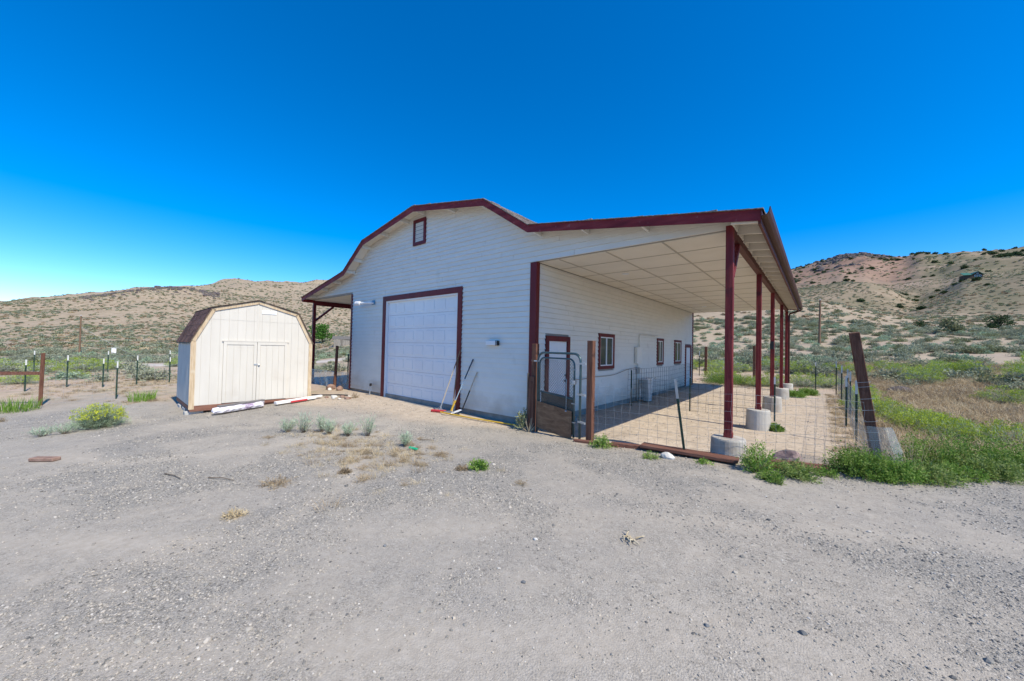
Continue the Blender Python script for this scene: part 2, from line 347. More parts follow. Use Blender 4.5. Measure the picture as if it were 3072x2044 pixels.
class MB:
    def __init__(s): s.v = []; s.f = []

    def add(s, vs_, fs):
        o = len(s.v); s.v += [tuple(map(float, q)) for q in vs_]; s.f += [tuple(i + o for i in q) for q in fs]; return s

    def box(s, lo, hi):
        x0, y0, z0 = lo; x1, y1, z1 = hi
        return s.add([(x0, y0, z0), (x1, y0, z0), (x1, y1, z0), (x0, y1, z0), (x0, y0, z1), (x1, y0, z1), (x1, y1, z1), (x0, y1, z1)],
                     [(0, 3, 2, 1), (4, 5, 6, 7), (0, 1, 5, 4), (1, 2, 6, 5), (2, 3, 7, 6), (3, 0, 4, 7)])

    def hexa(s, a):  # 8 corners, bottom ring then top ring, both counter-clockwise from above
        return s.add(a, [(0, 3, 2, 1), (4, 5, 6, 7), (0, 1, 5, 4), (1, 2, 6, 5), (2, 3, 7, 6), (3, 0, 4, 7)])

    def bar(s, p, q, w, h, up=(0, 0, 1), w2=None, h2=None):
        p = Vector(p); q = Vector(q); d = (q - p).normalized(); up = Vector(up)
        if abs(d.dot(up)) > .98: up = Vector((0, 1, 0))
        a = d.cross(up).normalized(); b = a.cross(d)
        w2 = w2 or w; h2 = h2 or h
        vs_ = [p - a * w / 2 - b * h / 2, p + a * w / 2 - b * h / 2, p + a * w / 2 + b * h / 2, p - a * w / 2 + b * h / 2,
               q - a * w2 / 2 - b * h2 / 2, q + a * w2 / 2 - b * h2 / 2, q + a * w2 / 2 + b * h2 / 2, q - a * w2 / 2 + b * h2 / 2]
        return s.add(vs_, [(0, 1, 2, 3), (4, 7, 6, 5), (0, 4, 5, 1), (1, 5, 6, 2), (2, 6, 7, 3), (3, 7, 4, 0)])

    def tube(s, pts, r, n=8, r2=None, cap=True):
        pts = [Vector(p) for p in pts]; o = len(s.v); m = len(pts)
        ref = None
        for i, p in enumerate(pts):
            d = (pts[min(i + 1, m - 1)] - pts[max(i - 1, 0)]).normalized()
            if ref is None:
                ref = Vector((0, 0, 1)) if abs(d.z) < .9 else Vector((0, 1, 0))
            a = d.cross(ref).normalized(); b = d.cross(a)
            ref = -b if False else ref
            rr = r if r2 is None else r + (r2 - r) * i / (m - 1)
            for k in range(n):
                t = 2 * math.pi * (k + .5) / n
                q = p + (a * math.cos(t) + b * math.sin(t)) * rr
                s.v.append(tuple(q))
        for i in range(m - 1):
            for k in range(n):
                k2 = (k + 1) % n
                s.f.append((o + i * n + k, o + i * n + k2, o + (i + 1) * n + k2, o + (i + 1) * n + k))
        if cap:
            s.f.append(tuple(o + k for k in range(n))[::-1]); s.f.append(tuple(o + (m - 1) * n + k for k in range(n)))
        return s

    def lathe(s, prof, c, n=20):
        o = len(s.v); m = len(prof)
        for r, z in prof:
            for k in range(n):
                t = 2 * math.pi * k / n
                s.v.append((c[0] + r * math.cos(t), c[1] + r * math.sin(t), c[2] + z))
        for i in range(m - 1):
            for k in range(n):
                k2 = (k + 1) % n
                s.f.append((o + i * n + k, o + i * n + k2, o + (i + 1) * n + k2, o + (i + 1) * n + k))
        s.f.append(tuple(o + k for k in range(n))[::-1]); s.f.append(tuple(o + (m - 1) * n + k for k in range(n)))
        return s

    def prism_y(s, poly, y0, y1):  # polygon in x,z (counter-clockwise seen from -y), pushed along y
        n = len(poly)
        vs_ = [(x, y0, z) for x, z in poly] + [(x, y1, z) for x, z in poly]
        fs = [tuple(range(n)), tuple(range(2 * n - 1, n - 1, -1))] + [(i, i + n, (i + 1) % n + n, (i + 1) % n) for i in range(n)]
        return s.add(vs_, fs)

    def prism_x(s, poly, x0, x1):  # polygon in y,z
        n = len(poly)
        vs_ = [(x0, y, z) for y, z in poly] + [(x1, y, z) for y, z in poly]
        fs = [tuple(range(n))[::-1], tuple(range(n, 2 * n))] + [(i, (i + 1) % n, (i + 1) % n + n, i + n) for i in range(n)]
        return s.add(vs_, fs)

    def mesh(s, name, off=(0, 0, 0)):
        me = bpy.data.meshes.new(name)
        me.from_pydata([(x - off[0], y - off[1], z - off[2]) for x, y, z in s.v], [], s.f)
        me.update()
        return me


def world_off(o):
    p = Vector((0, 0, 0))
    while o is not None:
        p += o.location; o = o.parent
    return p


def obj(name, mb, m, parent=None, smooth=False, loc=None, bevel=0):
    off = world_off(parent) if parent else Vector((0, 0, 0))
    if parent is None and loc is not None: off = Vector(loc)
    me = mb.mesh(name, off)
    bm = bmesh.new(); bm.from_mesh(me); bmesh.ops.recalc_face_normals(bm, faces=bm.faces)
    if bevel: bmesh.ops.bevel(bm, geom=list(bm.edges), offset=bevel, segments=1, affect='EDGES', profile=.5)
    bm.to_mesh(me); bm.free()
    if smooth:
        me.polygons.foreach_set('use_smooth', [True] * len(me.polygons))
    for q in (m if isinstance(m, (list, tuple)) else [m]): me.materials.append(q)
    o = bpy.data.objects.new(name, me); COL.objects.link(o)
    if parent: o.parent = parent
    elif loc is not None: o.location = loc
    return o


def tag(o, label, cat, group=None, kind=None):
    o['label'] = label
    if cat: o['category'] = cat
    if group: o['group'] = group
    if kind: o['kind'] = kind
    return o


def thing(name, loc, label, cat, group=None):
    o = bpy.data.objects.new(name, None); COL.objects.link(o); o.location = loc
    o.empty_display_size = .2
    return tag(o, label, cat, group)


def copy_tree(o, loc, rz=0., sc=1., parent=None):
    c = o.copy(); COL.objects.link(c)
    if parent is None:
        c.location = loc; c.rotation_euler = (0, 0, rz); c.scale = (sc, sc, sc) if not hasattr(sc, '__len__') else sc
    else:
        c.parent = parent
    for ch in list(o.children): copy_tree(ch, None, parent=c)
    return c


# ------------------------------------------------------------ scattering
PROTO = bpy.data.collections.new('scatter_sources')   # never linked to the scene


def proto_coll(name, objs):
    c = bpy.data.collections.new(name)
    for i, o in enumerate(objs):
        for u in list(o.users_collection): u.objects.unlink(o)
        o.name = '%s_%02d' % (name, i)
        c.objects.link(o)
    return c


def scatter(name, coll, P, rot, scl, idx, label, cat):
    me = bpy.data.meshes.new(name)
    n = len(P)
    me.vertices.add(n); me.vertices.foreach_set('co', np.asarray(P, np.float32).ravel())
    a = me.attributes.new('rot', 'FLOAT_VECTOR', 'POINT'); a.data.foreach_set('vector', np.asarray(rot, np.float32).ravel())
    a = me.attributes.new('scl', 'FLOAT_VECTOR', 'POINT'); a.data.foreach_set('vector', np.asarray(scl, np.float32).ravel())
    a = me.attributes.new('idx', 'INT', 'POINT'); a.data.foreach_set('value', np.asarray(idx, np.int32))
    o = bpy.data.objects.new(name, me); COL.objects.link(o)
    g = bpy.data.node_groups.new(name, 'GeometryNodeTree')
    g.interface.new_socket('Geometry', in_out='INPUT', socket_type='NodeSocketGeometry')
    g.interface.new_socket('Geometry', in_out='OUTPUT', socket_type='NodeSocketGeometry')
    N, L = g.nodes, g.links
    gi = N.new('NodeGroupInput'); go = N.new('NodeGroupOutput')
    ip = N.new('GeometryNodeInstanceOnPoints'); ci = N.new('GeometryNodeCollectionInfo')
    ci.inputs['Collection'].default_value = coll; ci.inputs['Separate Children'].default_value = True; ci.inputs['Reset Children'].default_value = True

    def at(nm, ty):
        q = N.new('GeometryNodeInputNamedAttribute'); q.data_type = ty; q.inputs['Name'].default_value = nm; return q.outputs['Attribute']
    e2r = N.new('FunctionNodeEulerToRotation')
    L.new(at('rot', 'FLOAT_VECTOR'), e2r.inputs[0]); L.new(e2r.outputs[0], ip.inputs['Rotation'])
    L.new(at('scl', 'FLOAT_VECTOR'), ip.inputs['Scale']); L.new(at('idx', 'INT'), ip.inputs['Instance Index'])
    ip.inputs['Pick Instance'].default_value = True
    L.new(gi.outputs[0], ip.inputs['Points']); L.new(ci.outputs[0], ip.inputs['Instance']); L.new(ip.outputs[0], go.inputs[0])
    md = o.modifiers.new('scatter', 'NODES'); md.node_group = g
    tag(o, label, cat, kind='stuff')
    return o


# ------------------------------------------------------------ plants
def leafquad(mb, p, d, up, ln, w):
    """one leaf: a bent rhombus of two triangles"""
    d = d.normalized(); a = d.cross(up)
    if a.length < 1e-4: a = d.cross(Vector((1, 0, 0)))
    a.normalize()
    mb.add([p, p + d * ln * .5 + a * w * .5, p + d * ln, p + d * ln * .5 - a * w * .5], [(0, 1, 2), (0, 2, 3)])


def rv(rng, s=1.): return Vector((rng.uniform(-s, s), rng.uniform(-s, s), rng.uniform(-s, s)))


def bush_meshes(seed, R, H, stems, per, ln, w, spread=1., lo=.25, tipfrac=0., jitter=.5, stemr=.004, droop=0., tiplen=None, flat=1., tips=9, tipz=0.):
    """returns (stems, leaves, tips) builders of a shrub growing from the origin"""
    rng = random.Random(seed)
    S, Lf, T = MB(), MB(), MB()
    for k in range(stems):
        ph = rng.uniform(0, 2 * math.pi)
        el = math.acos(rng.random() ** .8 * .98) * spread      # from vertical
        rr = rng.uniform(.72, 1.08)
        end = Vector((math.cos(ph) * math.sin(el) * R * rr, math.sin(ph) * math.sin(el) * R * rr, (math.cos(el) * .92 + .08) * H * rr - droop * math.sin(el) * H))
        b = Vector((math.cos(ph), math.sin(ph), 0)) * rng.uniform(0, .12 * R)
        mid = (b + end) * .5 + Vector((0, 0, .12 * H)) * (1 - math.cos(el)) + rv(rng, .06 * R)
        pts = []
        for i in range(6):
            t = i / 5
            pts.append(b * (1 - t) ** 2 + mid * 2 * t * (1 - t) + end * t * t)
        S.tube([pts[0], pts[2], pts[4]], stemr, 3, stemr * .4, cap=False)
        for j in range(per):
            t = lo + (1 - lo) * rng.random() ** .75
            p = b * (1 - t) ** 2 + mid * 2 * t * (1 - t) + end * t * t
            d = (end - mid).normalized() * .7 + Vector((0, 0, .35)) * flat + rv(rng, 1.) * jitter * 1.6
            p = p + rv(rng, .05 * R * (1 + 1.2 * t))
            leafquad(Lf, p, d, rv(rng) + Vector((0, 0, .3)), ln * rng.uniform(.6, 1.25), w * rng.uniform(.7, 1.2))
        if tipfrac and rng.random() < tipfrac and end.z > tipz * H:
            for j in range(tips):
                p = end + rv(rng, .07 * R)
                leafquad(T, p, Vector((0, 0, 1)) + rv(rng, 1.0), rv(rng), (tiplen or ln * .8) * rng.uniform(.6, 1.2), w * 2.0)
    return S, Lf, T


def grass_mesh(seed, n, R, h, w, lean=.5):
    rng = random.Random(seed); mb = MB()
    for k in range(n):
        a = rng.uniform(0, 6.283); r = R * math.sqrt(rng.random())
        p = Vector((math.cos(a) * r, math.sin(a) * r, -.01))
        hh = h * rng.uniform(.45, 1.15); b = rng.uniform(0, 6.283)
        o = Vector((math.cos(b), math.sin(b), 0)) * hh * lean * rng.uniform(.2, 1) + Vector((math.cos(a), math.sin(a), 0)) * hh * lean * .5
        c = Vector((-math.sin(b), math.cos(b), 0)) * w * .5
        m_ = p + o * .35 + Vector((0, 0, hh * .6)); e = p + o + Vector((0, 0, hh))
        mb.add([p - c, p + c, m_ + c * .8, m_ - c * .8, e], [(0, 1, 2, 3), (3, 2, 4)])
    return mb


def plant(name, loc, builders, label, cat, group=None, rz=0., sc=1.):
    """a thing made of parts: [(part name, builder, material)]"""
    t = thing(name, loc, label, cat, group)
    for pn, mb, m in builders:
        if mb.f:
            me = mb.mesh(pn); me.materials.append(m)
            o = bpy.data.objects.new(pn, me); COL.objects.link(o); o.parent = t
    t.rotation_euler = (0, 0, rz); t.scale = (sc, sc, sc) if not hasattr(sc, '__len__') else sc
    return t


def rock_mb(seed, sx, sy, sz, sub=2, rough=.22):
    bm = bmesh.new(); bmesh.ops.create_icosphere(bm, subdivisions=sub, radius=1)
    rng = random.Random(seed); cuts = [(rv(rng).normalized(), rng.uniform(.62, .95)) for _ in range(9)]
    for v in bm.verts:
        for n_, dd in cuts:
            k = v.co.dot(n_)
            if k > dd: v.co -= n_ * (k - dd) * .9
        v.co *= 1 + rng.uniform(-1, 1) * rough * .3
    mb = MB(); vi = {v: i for i, v in enumerate(bm.verts)}
    mb.add([(v.co.x * sx, v.co.y * sy, v.co.z * sz) for v in bm.verts], [tuple(vi[v] for v in f.verts) for f in bm.faces])
    bm.free(); return mb


def shift(mb, d):
    mb.v = [(x + d[0], y + d[1], z + d[2]) for x, y, z in mb.v]; return mb
# ------------------------------------------------------------ the ground, one sheet to the horizon
def gravel_w(x, y):
    """share of crushed gravel in the surface: the yard and drive, thinning towards its edges"""
    n = fbm(x * .5, y * .5, 41) * .9 + fbm(x * 1.7, y * 1.7, 47) * .35
    edge = np.interp(x, [-30, -12, -8.5, -6, -2, 0, 1.6, 4, 5.2, 6, 7.5, 12, 20], [-8.2, -5.6, -3.0, -1.7, -1.3, -.55, -.65, -.45, .05, .55, 2.0, 5.5, 12])
    w = sstep(-.55, .55, edge - y + n * .55)
    w = w * sstep(-17, -10.5, x + n * 1.5)
    return w


TRACKS = [[(-9.5, -6.2), (-6.2, -5.2), (-4.6, -4.3), (-4.0, -2.6), (-4.3, -.5)],
          [(-8.0, -8.2), (-3.4, -6.4), (-2.6, -4.6), (-2.9, -2.2), (-3.3, -.4)],
          [(-3.0, -9.0), (1.2, -5.9), (3.6, -3.2), (6.6, -1.4), (12, .6)],
          [(-1.2, -9.5), (2.2, -6.6), (4.6, -4.4), (7.6, -2.9), (13, -1.2)],
          [(1.4, -6.1), (.4, -4.6), (-1.4, -3.4), (-3.0, -1.4)]]


def make_ground():
    rs = [0.0]
    rr = .25
    while rr < 1700:
        rs.append(rr); rr += max(.07, rr * .0165)
    az = list(np.arange(-34, 114, .26)) + list(np.arange(114, 326, 3.0))
    R_ = np.array(rs[1:]); A_ = np.radians(np.array(az))
    nr, na = len(R_), len(A_)
    X = CAM[0] - np.sin(A_)[None] * R_[:, None]; Y = CAM[1] + np.cos(A_)[None] * R_[:, None]
    Z = ground_z(X, Y)
    V = np.stack([X, Y, Z], -1).reshape(-1, 3)
    V = np.vstack([V, [[CAM[0], CAM[1], gz(CAM[0], CAM[1])]]])
    i, j = np.meshgrid(np.arange(nr - 1), np.arange(na), indexing='ij')
    j2 = (j + 1) % na
    F = np.stack([i * na + j, (i + 1) * na + j, (i + 1) * na + j2, i * na + j2], -1).reshape(-1, 4)
    c = nr * na
    T = np.stack([np.full(na, c), np.arange(na), (np.arange(na) + 1) % na], -1)
    me = bpy.data.meshes.new('ground')
    me.vertices.add(len(V)); me.vertices.foreach_set('co', V.astype(np.float32).ravel())
    nl = F.size + T.size
    me.loops.add(nl); me.loops.foreach_set('vertex_index', np.concatenate([F.ravel(), T.ravel()]).astype(np.int32))
    me.polygons.add(len(F) + len(T))
    st = np.concatenate([np.arange(len(F)) * 4, len(F) * 4 + np.arange(len(T)) * 3]).astype(np.int32)
    me.polygons.foreach_set('loop_start', st)
    me.polygons.foreach_set('use_smooth', np.ones(len(F) + len(T), bool))
    me.update(calc_edges=True); me.validate()
    gx, gy = V[:, 0], V[:, 1]
    gw = gravel_w(gx, gy)
    d = np.hypot(gx - CAM[0], gy - CAM[1])
    pen = sstep(-.4, .3, gx) * sstep(6.2, 5.4, gx) * sstep(16, 14, gy) * (1 - gw) * sstep(-1, 0, gy)
    apron = sstep(-9.5, -8, gx) * sstep(.3, -.5, gx) * (1 - gw) * sstep(-5, -2, gy) * sstep(2, .5, gy)
    fld = sstep(5.6, 6.6, gx) * sstep(26, 18, gy) * (1 - gw)           # straw-covered field
    az_ = np.degrees(np.arctan2(-(gx - CAM[0]), gy - CAM[1]))
    red = sstep(330, 520, d) * sstep(-9.2, -6.5, az_) * sstep(8, 2, az_)   # reddish bare hill
    red = np.clip(red + .55 * sstep(330, 520, d) * sstep(-13, -18, az_), 0, 1)
    green = np.clip(sstep(75, 210, d) * sstep(34, 12, az_) * (1 - .8 * red), 0, 1)  # better-covered slopes
    # wheel tracks: packed fines between the loose stone
    trk = np.zeros(len(gx))
    for pts in TRACKS:
        best = np.full(len(gx), 9.)
        for (xa, ya), (xb, yb) in zip(pts[:-1], pts[1:]):
            ux, uy = xb - xa, yb - ya; q = np.clip(((gx - xa) * ux + (gy - ya) * uy) / (ux * ux + uy * uy), 0, 1)
            best = np.minimum(best, np.hypot(gx - xa - q * ux, gy - ya - q * uy))
        trk = np.maximum(trk, np.exp(-((best + .08 * fbm(gx * 2, gy * 2, 77)) / .2) ** 2))
    trk = trk * np.clip(.7 + .9 * fbm(gx * .9, gy * .9, 79), 0, 1)
    dp = sstep(.22, -.22, fbm(gx * .8, gy * .8, 43) + .35 * fbm(gx * 3, gy * 3, 45))
    for nm, a in (('dustpatch', dp), ('track', trk), ('faraway', sstep(22, 90, d)), ('gravel', gw), ('pen', np.clip(pen + apron, 0, 1)), ('field', fld), ('redhill', red), ('greenhill', green)):
        at = me.attributes.new(nm, 'FLOAT', 'POINT'); at.data.foreach_set('value', a.astype(np.float32))
    me.materials.append(ground_material())
    o = bpy.data.objects.new('ground', me); COL.objects.link(o)
    tag(o, 'gravel yard running out into dry sagebrush country', None, kind='structure')
    return o


def ground_material():
    m = bpy.data.materials.new('ground_soil_and_gravel'); m.use_nodes = True
    nt = m.node_tree; N = nt.nodes; L = nt.links
    b = N['Principled BSDF']
    tc = N.new('ShaderNodeTexCoord'); P = tc.outputs['Object']

    def noise(scale, detail=5, rough=.55, dist=0.):
        n = N.new('ShaderNodeTexNoise'); n.inputs['Scale'].default_value = scale; n.inputs['Detail'].default_value = detail
        n.inputs['Roughness'].default_value = rough; n.inputs['Distortion'].default_value = dist
        L.new(P, n.inputs['Vector']); return n.outputs['Fac']

    def ramp(src, stops):
        r = N.new('ShaderNodeValToRGB'); e = r.color_ramp.elements
        while len(e) < len(stops): e.new(.5)
        for q, (p, c) in zip(e, stops):
            q.position = p; q.color = (*c, 1)
        L.new(src, r.inputs[0]); return r.outputs[0]

    def rng(src, a, b_, c=0., d=1.):
        r = N.new('ShaderNodeMapRange'); r.inputs['From Min'].default_value = a; r.inputs['From Max'].default_value = b_
        r.inputs['To Min'].default_value = c; r.inputs['To Max'].default_value = d
        L.new(src, r.inputs['Value']); return r.outputs[0]

    def mix(f, a, c, mode='MIX'):
        q = N.new('ShaderNodeMix'); q.data_type = 'RGBA'; q.blend_type = mode
        if isinstance(f, float): q.inputs['Factor'].default_value = f
        else: L.new(f, q.inputs['Factor'])
        for s_, v in ((6, a), (7, c)):
            if isinstance(v, tuple): q.inputs[s_].default_value = (*v, 1)
            else: L.new(v, q.inputs[s_])
        return q.outputs[2]

    def mul(a, c):
        q = N.new('ShaderNodeMath'); q.operation = 'MULTIPLY'
        for k, v in ((0, a), (1, c)):
            if isinstance(v, float): q.inputs[k].default_value = v
            else: L.new(v, q.inputs[k])
        return q.outputs[0]

    def attr(nm):
        a = N.new('ShaderNodeAttribute'); a.attribute_name = nm; return a.outputs['Fac']

    # crushed stone: one colour for each stone
    def stones(scale, stops):
        v = N.new('ShaderNodeTexVoronoi'); v.inputs['Scale'].default_value = scale; L.new(P, v.inputs['Vector'])
        s = N.new('ShaderNodeSeparateColor'); L.new(v.outputs['Color'], s.inputs[0])
        return ramp(s.outputs[0], stops), v.outputs['Distance'], s.outputs[1]
    st = [(0., (.085, .081, .074)), (.2, (.19, .179, .162)), (.45, (.30, .279, .246)), (.65, (.37, .336, .287)), (.85, (.455, .412, .352)), (1., (.56, .515, .455))]
    c1, d1, _ = stones(75, st)
    c2, d2, _ = stones(170, st)
    grav = mix(rng(noise(9, 3), .4, .6), c1, c2)
    dust = ramp(noise(14, 6), [(.25, (.385, .335, .275)), (.5, (.445, .392, .325)), (.75, (.50, .446, .378))])
    # patches of dust between the stones, large and small
    pm = attr('dustpatch')
    ps = rng(noise(3.2, 6, .7), .40, .66)
    dm = N.new('ShaderNodeMath'); dm.operation = 'MULTIPLY_ADD'
    L.new(pm, dm.inputs[0]); dm.inputs[1].default_value = .5; L.new(mul(ps, .5), dm.inputs[2])
    gravel = mix(mul(dm.outputs[0], .85), grav, dust)
    wheel = rng(noise(.22, 4, .6, .5), .45, .6)
    gravel = mix(mul(wheel, .28), gravel, mix(.5, gravel, (.26, .26, .262)))
    gravel = mix(mul(attr('track'), .75), gravel, dust)
    gravel = mix(1., gravel, (.90, .90, .905), 'MULTIPLY')
    # bare soil of the range
    soil = ramp(noise(2.6, 8, .65), [(.25, (.30, .215, .165)), (.45, (.40, .30, .235)), (.6, (.45, .345, .275)), (.8, (.52, .42, .345))])
    soil = mix(rng(noise(.13, 5, .6), .42, .66), soil, ramp(noise(5, 6), [(.3, (.38, .30, .205)), (.7, (.47, .38, .265))]))
    # far cover: low plants too small to build one by one
    cov = noise(.9, 7, .75)
    soil = mix(mul(rng(cov, .50, .62), .65), soil, (.24, .235, .16))
    soil = mix(mul(mul(rng(noise(2.4, 8, .8), .52, .62), attr('faraway')), .6), soil, (.20, .185, .125))
    big = noise(.02, 5, .6)
    soil = mix(mul(rng(big, .42, .6), .4), soil, mix(.5, soil, (.27, .255, .17)))
    fa = attr('faraway')
    soil = mix(mul(fa, .85), soil, ramp(noise(.35, 8, .72), [(.3, (.205, .165, .11)), (.45, (.29, .228, .158)), (.6, (.36, .285, .205)), (.78, (.43, .348, .265))]))
    gh = attr('greenhill')
    soil = mix(mul(gh, .92), soil, ramp(noise(.022, 10, .70), [(.34, (.085, .088, .05)), (.45, (.16, .142, .088)), (.54, (.225, .18, .12)), (.64, (.33, .25, .18)), (.74, (.40, .31, .235))]))
    rh = attr('redhill')
    soil = mix(mul(rh, .8), soil, ramp(noise(.03, 10, .72), [(.36, (.085, .062, .06)), (.45, (.215, .125, .098)), (.6, (.29, .18, .135)), (.75, (.33, .235, .175))]))
    pen = ramp(noise(5, 8, .65), [(.25, (.33, .265, .20)), (.45, (.43, .35, .27)), (.6, (.49, .405, .315)), (.8, (.56, .475, .38))])
    pen = mix(rng(noise(22, 4), .62, .70), pen, (.15, .115, .085))
    pen = mix(mul(rng(noise(1.3, 6, .7), .5, .66), .5), pen, (.36, .29, .22))
    soil = mix(attr('pen'), soil, pen)
    straw = ramp(noise(8, 8, .7), [(.3, (.24, .18, .12)), (.5, (.42, .335, .225)), (.75, (.56, .46, .32))])
    soil = mix(attr('field'), soil, straw)
    col = mix(attr('gravel'), soil, gravel)
    L.new(col, b.inputs['Base Color'])
    b.inputs['Roughness'].default_value = .95; b.inputs['Specular IOR Level'].default_value = .12
    # relief
    h1 = rng(d1, 0., .7, 1., 0.); h2 = rng(d2, 0., .7, .5, 0.)
    add = N.new('ShaderNodeMath'); add.operation = 'ADD'; L.new(h1, add.inputs[0]); L.new(h2, add.inputs[1])
    inv0 = rng(dm.outputs[0], 0., 1., 1., .3)
    inv = mul(inv0, rng(attr('track'), 0., 1., 1., .4))
    gh_ = mul(mul(add.outputs[0], inv), attr('gravel'))
    sn = noise(16, 8, .7)
    pb_ = mul(mul(noise(7, 5, .6), attr('pen')), 4.)
    sa0 = N.new('ShaderNodeMath'); sa0.operation = 'ADD'; L.new(gh_, sa0.inputs[0]); L.new(pb_, sa0.inputs[1]); gh_ = sa0.outputs[0]
    sadd = N.new('ShaderNodeMath'); sadd.operation = 'ADD'; L.new(gh_, sadd.inputs[0]); L.new(mul(sn, 1.2), sadd.inputs[1])
    bp = N.new('ShaderNodeBump'); bp.inputs['Strength'].default_value = .55; bp.inputs['Distance'].default_value = .012
    L.new(sadd.outputs[0], bp.inputs['Height'])
    L.new(bp.outputs[0], b.inputs['Normal'])
    return m


make_ground()


def make_road():
    """dirt track crossing the flat left of the yard"""
    A = [(-38, -40), (-33, -18), (-30.5, -9.5), (-30.6, -6), (-30, -2), (-29.5, 6), (-33, 24), (-42, 50), (-60, 80)]
    pts = []
    for k in range(len(A) - 1):
        for t in np.linspace(0, 1, 24, endpoint=False): pts.append((A[k][0] + (A[k + 1][0] - A[k][0]) * t, A[k][1] + (A[k + 1][1] - A[k][1]) * t))
    mb = MB(); n = len(pts)
    for i, (x, y) in enumerate(pts):
        x2, y2 = pts[min(i + 1, n - 1)]; x1, y1 = pts[max(i - 1, 0)]
        tx, ty = x2 - x1, y2 - y1; l = math.hypot(tx, ty); nx, ny = -ty / l, tx / l
        for k in range(7):
            w = (k - 3) / 3 * (1.7 + .25 * math.sin(i * .7 + k)) 
            px, py = x + nx * w, y + ny * w
            mb.v.append((px, py, gz(px, py) + .05 - .045 * (abs(k - 3) == 3)))
    for i in range(n - 1):
        for k in range(6): mb.f.append((i * 7 + k, i * 7 + k + 1, (i + 1) * 7 + k + 1, (i + 1) * 7 + k))
    o = obj('dirt_road', mb, mat('pale_road_dust', [(.3, (.40, .345, .29)), (.6, (.50, .44, .38)), (.8, (.55, .49, .43))], 2, .95, .4, 20), smooth=True)
    tag(o, 'pale dirt track crossing the sagebrush flat beyond the shed', None, kind='structure')


make_road()
# ------------------------------------------------------------ barn
W, LEN = 8.89, 13.92
XR = 3.95
ZB = .15                # bottom of the siding
OH = -.38
# roof underside at the gable, left eave to right eave
PROF = [(-12.9, 3.84), (-8.89, 4.57), (-7.48, 5.51), (-4.45, 6.04), (-1.42, 5.51), (0.0, 4.57), (4.4, 3.92)]


def roof_z(x): return float(np.interp(x, [p[0] for p in PROF], [p[1] for p in PROF]))


barn = thing('barn', (-4.4, 7, 0), 'cream lap-sided barn with red trim, gambrel roof and open side porches', 'barn')
obj('foundation', MB().box((-W + .02, .03, -.25), (-.02, LEN - .02, ZB + .01)), M['foundation'], barn)


def ext(z):
    """siding extent on the gable at height z"""
    xs = [p[0] for p in PROF]; zs = [p[1] for p in PROF]
    if z < 3.79: return -W, 0.
    xl = float(np.interp(z, zs[:4], xs[:4])); xr = float(np.interp(-z, [-q for q in zs[3:]], xs[3:]))
    if z < 3.85: return max(xl, -12.75), 0.
    return max(xl, -12.75), min(xr, XR + .02)


GX0, GX1, GZ = -6.6, -2.52, 3.51
GI0, GI1, GIZ = -6.43, -2.69, 3.34
fw = MB()
fw.box((-W + .01, .02, ZB), (GI0, .14, 4.5)); fw.box((GI1, .02, ZB), (-.01, .14, 4.5))
fw.box((GI0, .02, GIZ), (GI1, .14, 4.5))
fw.prism_y([(-W, 4.5), (0, 4.5), (0, 4.55), (-1.42, 5.50), (-4.45, 6.03), (-7.48, 5.50), (-W, 4.55)], .02, .14)
fw.prism_y([(0.01, 3.86), (3.96, 3.86), (3.96, 3.96), (0.01, 4.5)], .02, .08)
fw.prism_y([(-12.7, 3.8), (-W - .01, 3.8), (-W - .01, 4.5), (-12.7, 3.86)], .02, .08)
front_wall = obj('front_wall', fw, M['backing'], barn)
rng0 = random.Random(11)


def front_board(xa0, xb0, z0, xa1, xb1, z1, par):
    # lap board: bottom edge proud, top edge tucked in
    yb, yt, yk = -.018, .006, .019
    mb = MB().hexa([(xa0, yb, z0), (xb0, yb, z0), (xb0, yk, z0), (xa0, yk, z0), (xa1, yt, z1), (xb1, yt, z1), (xb1, yk, z1), (xa1, yk, z1)])
    return obj('siding_board', mb, M['siding'], par)


STEP = .128
z = ZB
while z < 6.02:
    z0, z1 = z, min(z + STEP - .002, 6.03)
    a0, b0 = ext(z0 + .001); a1, b1 = ext(z1)
    if z0 < 3.79 <= z1: a1, b1 = a0, b0
    a1 = max(a1, a0) if z0 > 4 else a0 if z0 < 3.79 else a1
    cuts = [a0, b0]
    segs = [(a0, b0)]
    if z0 < GIZ + .02: segs = [(a0, GX0 + .02), (GX1 - .02, b0)]
    for (p, q) in segs:
        # vertical joints, staggered from course to course
        js = []
        if q - p > 4.2:
            j = p + rng0.uniform(1.4, 3.6)
            while j < q - 1.2: js.append(j); j += rng0.choice([2.44, 3.05, 3.66])
        ends = [p] + js + [q]
        for k in range(len(ends) - 1):
            xa0 = ends[k] + (.004 if k else 0); xb0 = ends[k + 1] - (.004 if k < len(ends) - 2 else 0)
            xa1 = max(xa0, a1) if k == 0 else xa0; xb1 = min(xb0, b1) if k == len(ends) - 2 else xb0
            if k == 0 and p == a0: xa1 = a1
            if k == len(ends) - 2 and q == b0: xb1 = b1
            if xb1 - xa1 < .02: xb1 = xa1 + .02
            front_board(xa0, xb0, z0, xa1, xb1, z1, front_wall)
    z += STEP

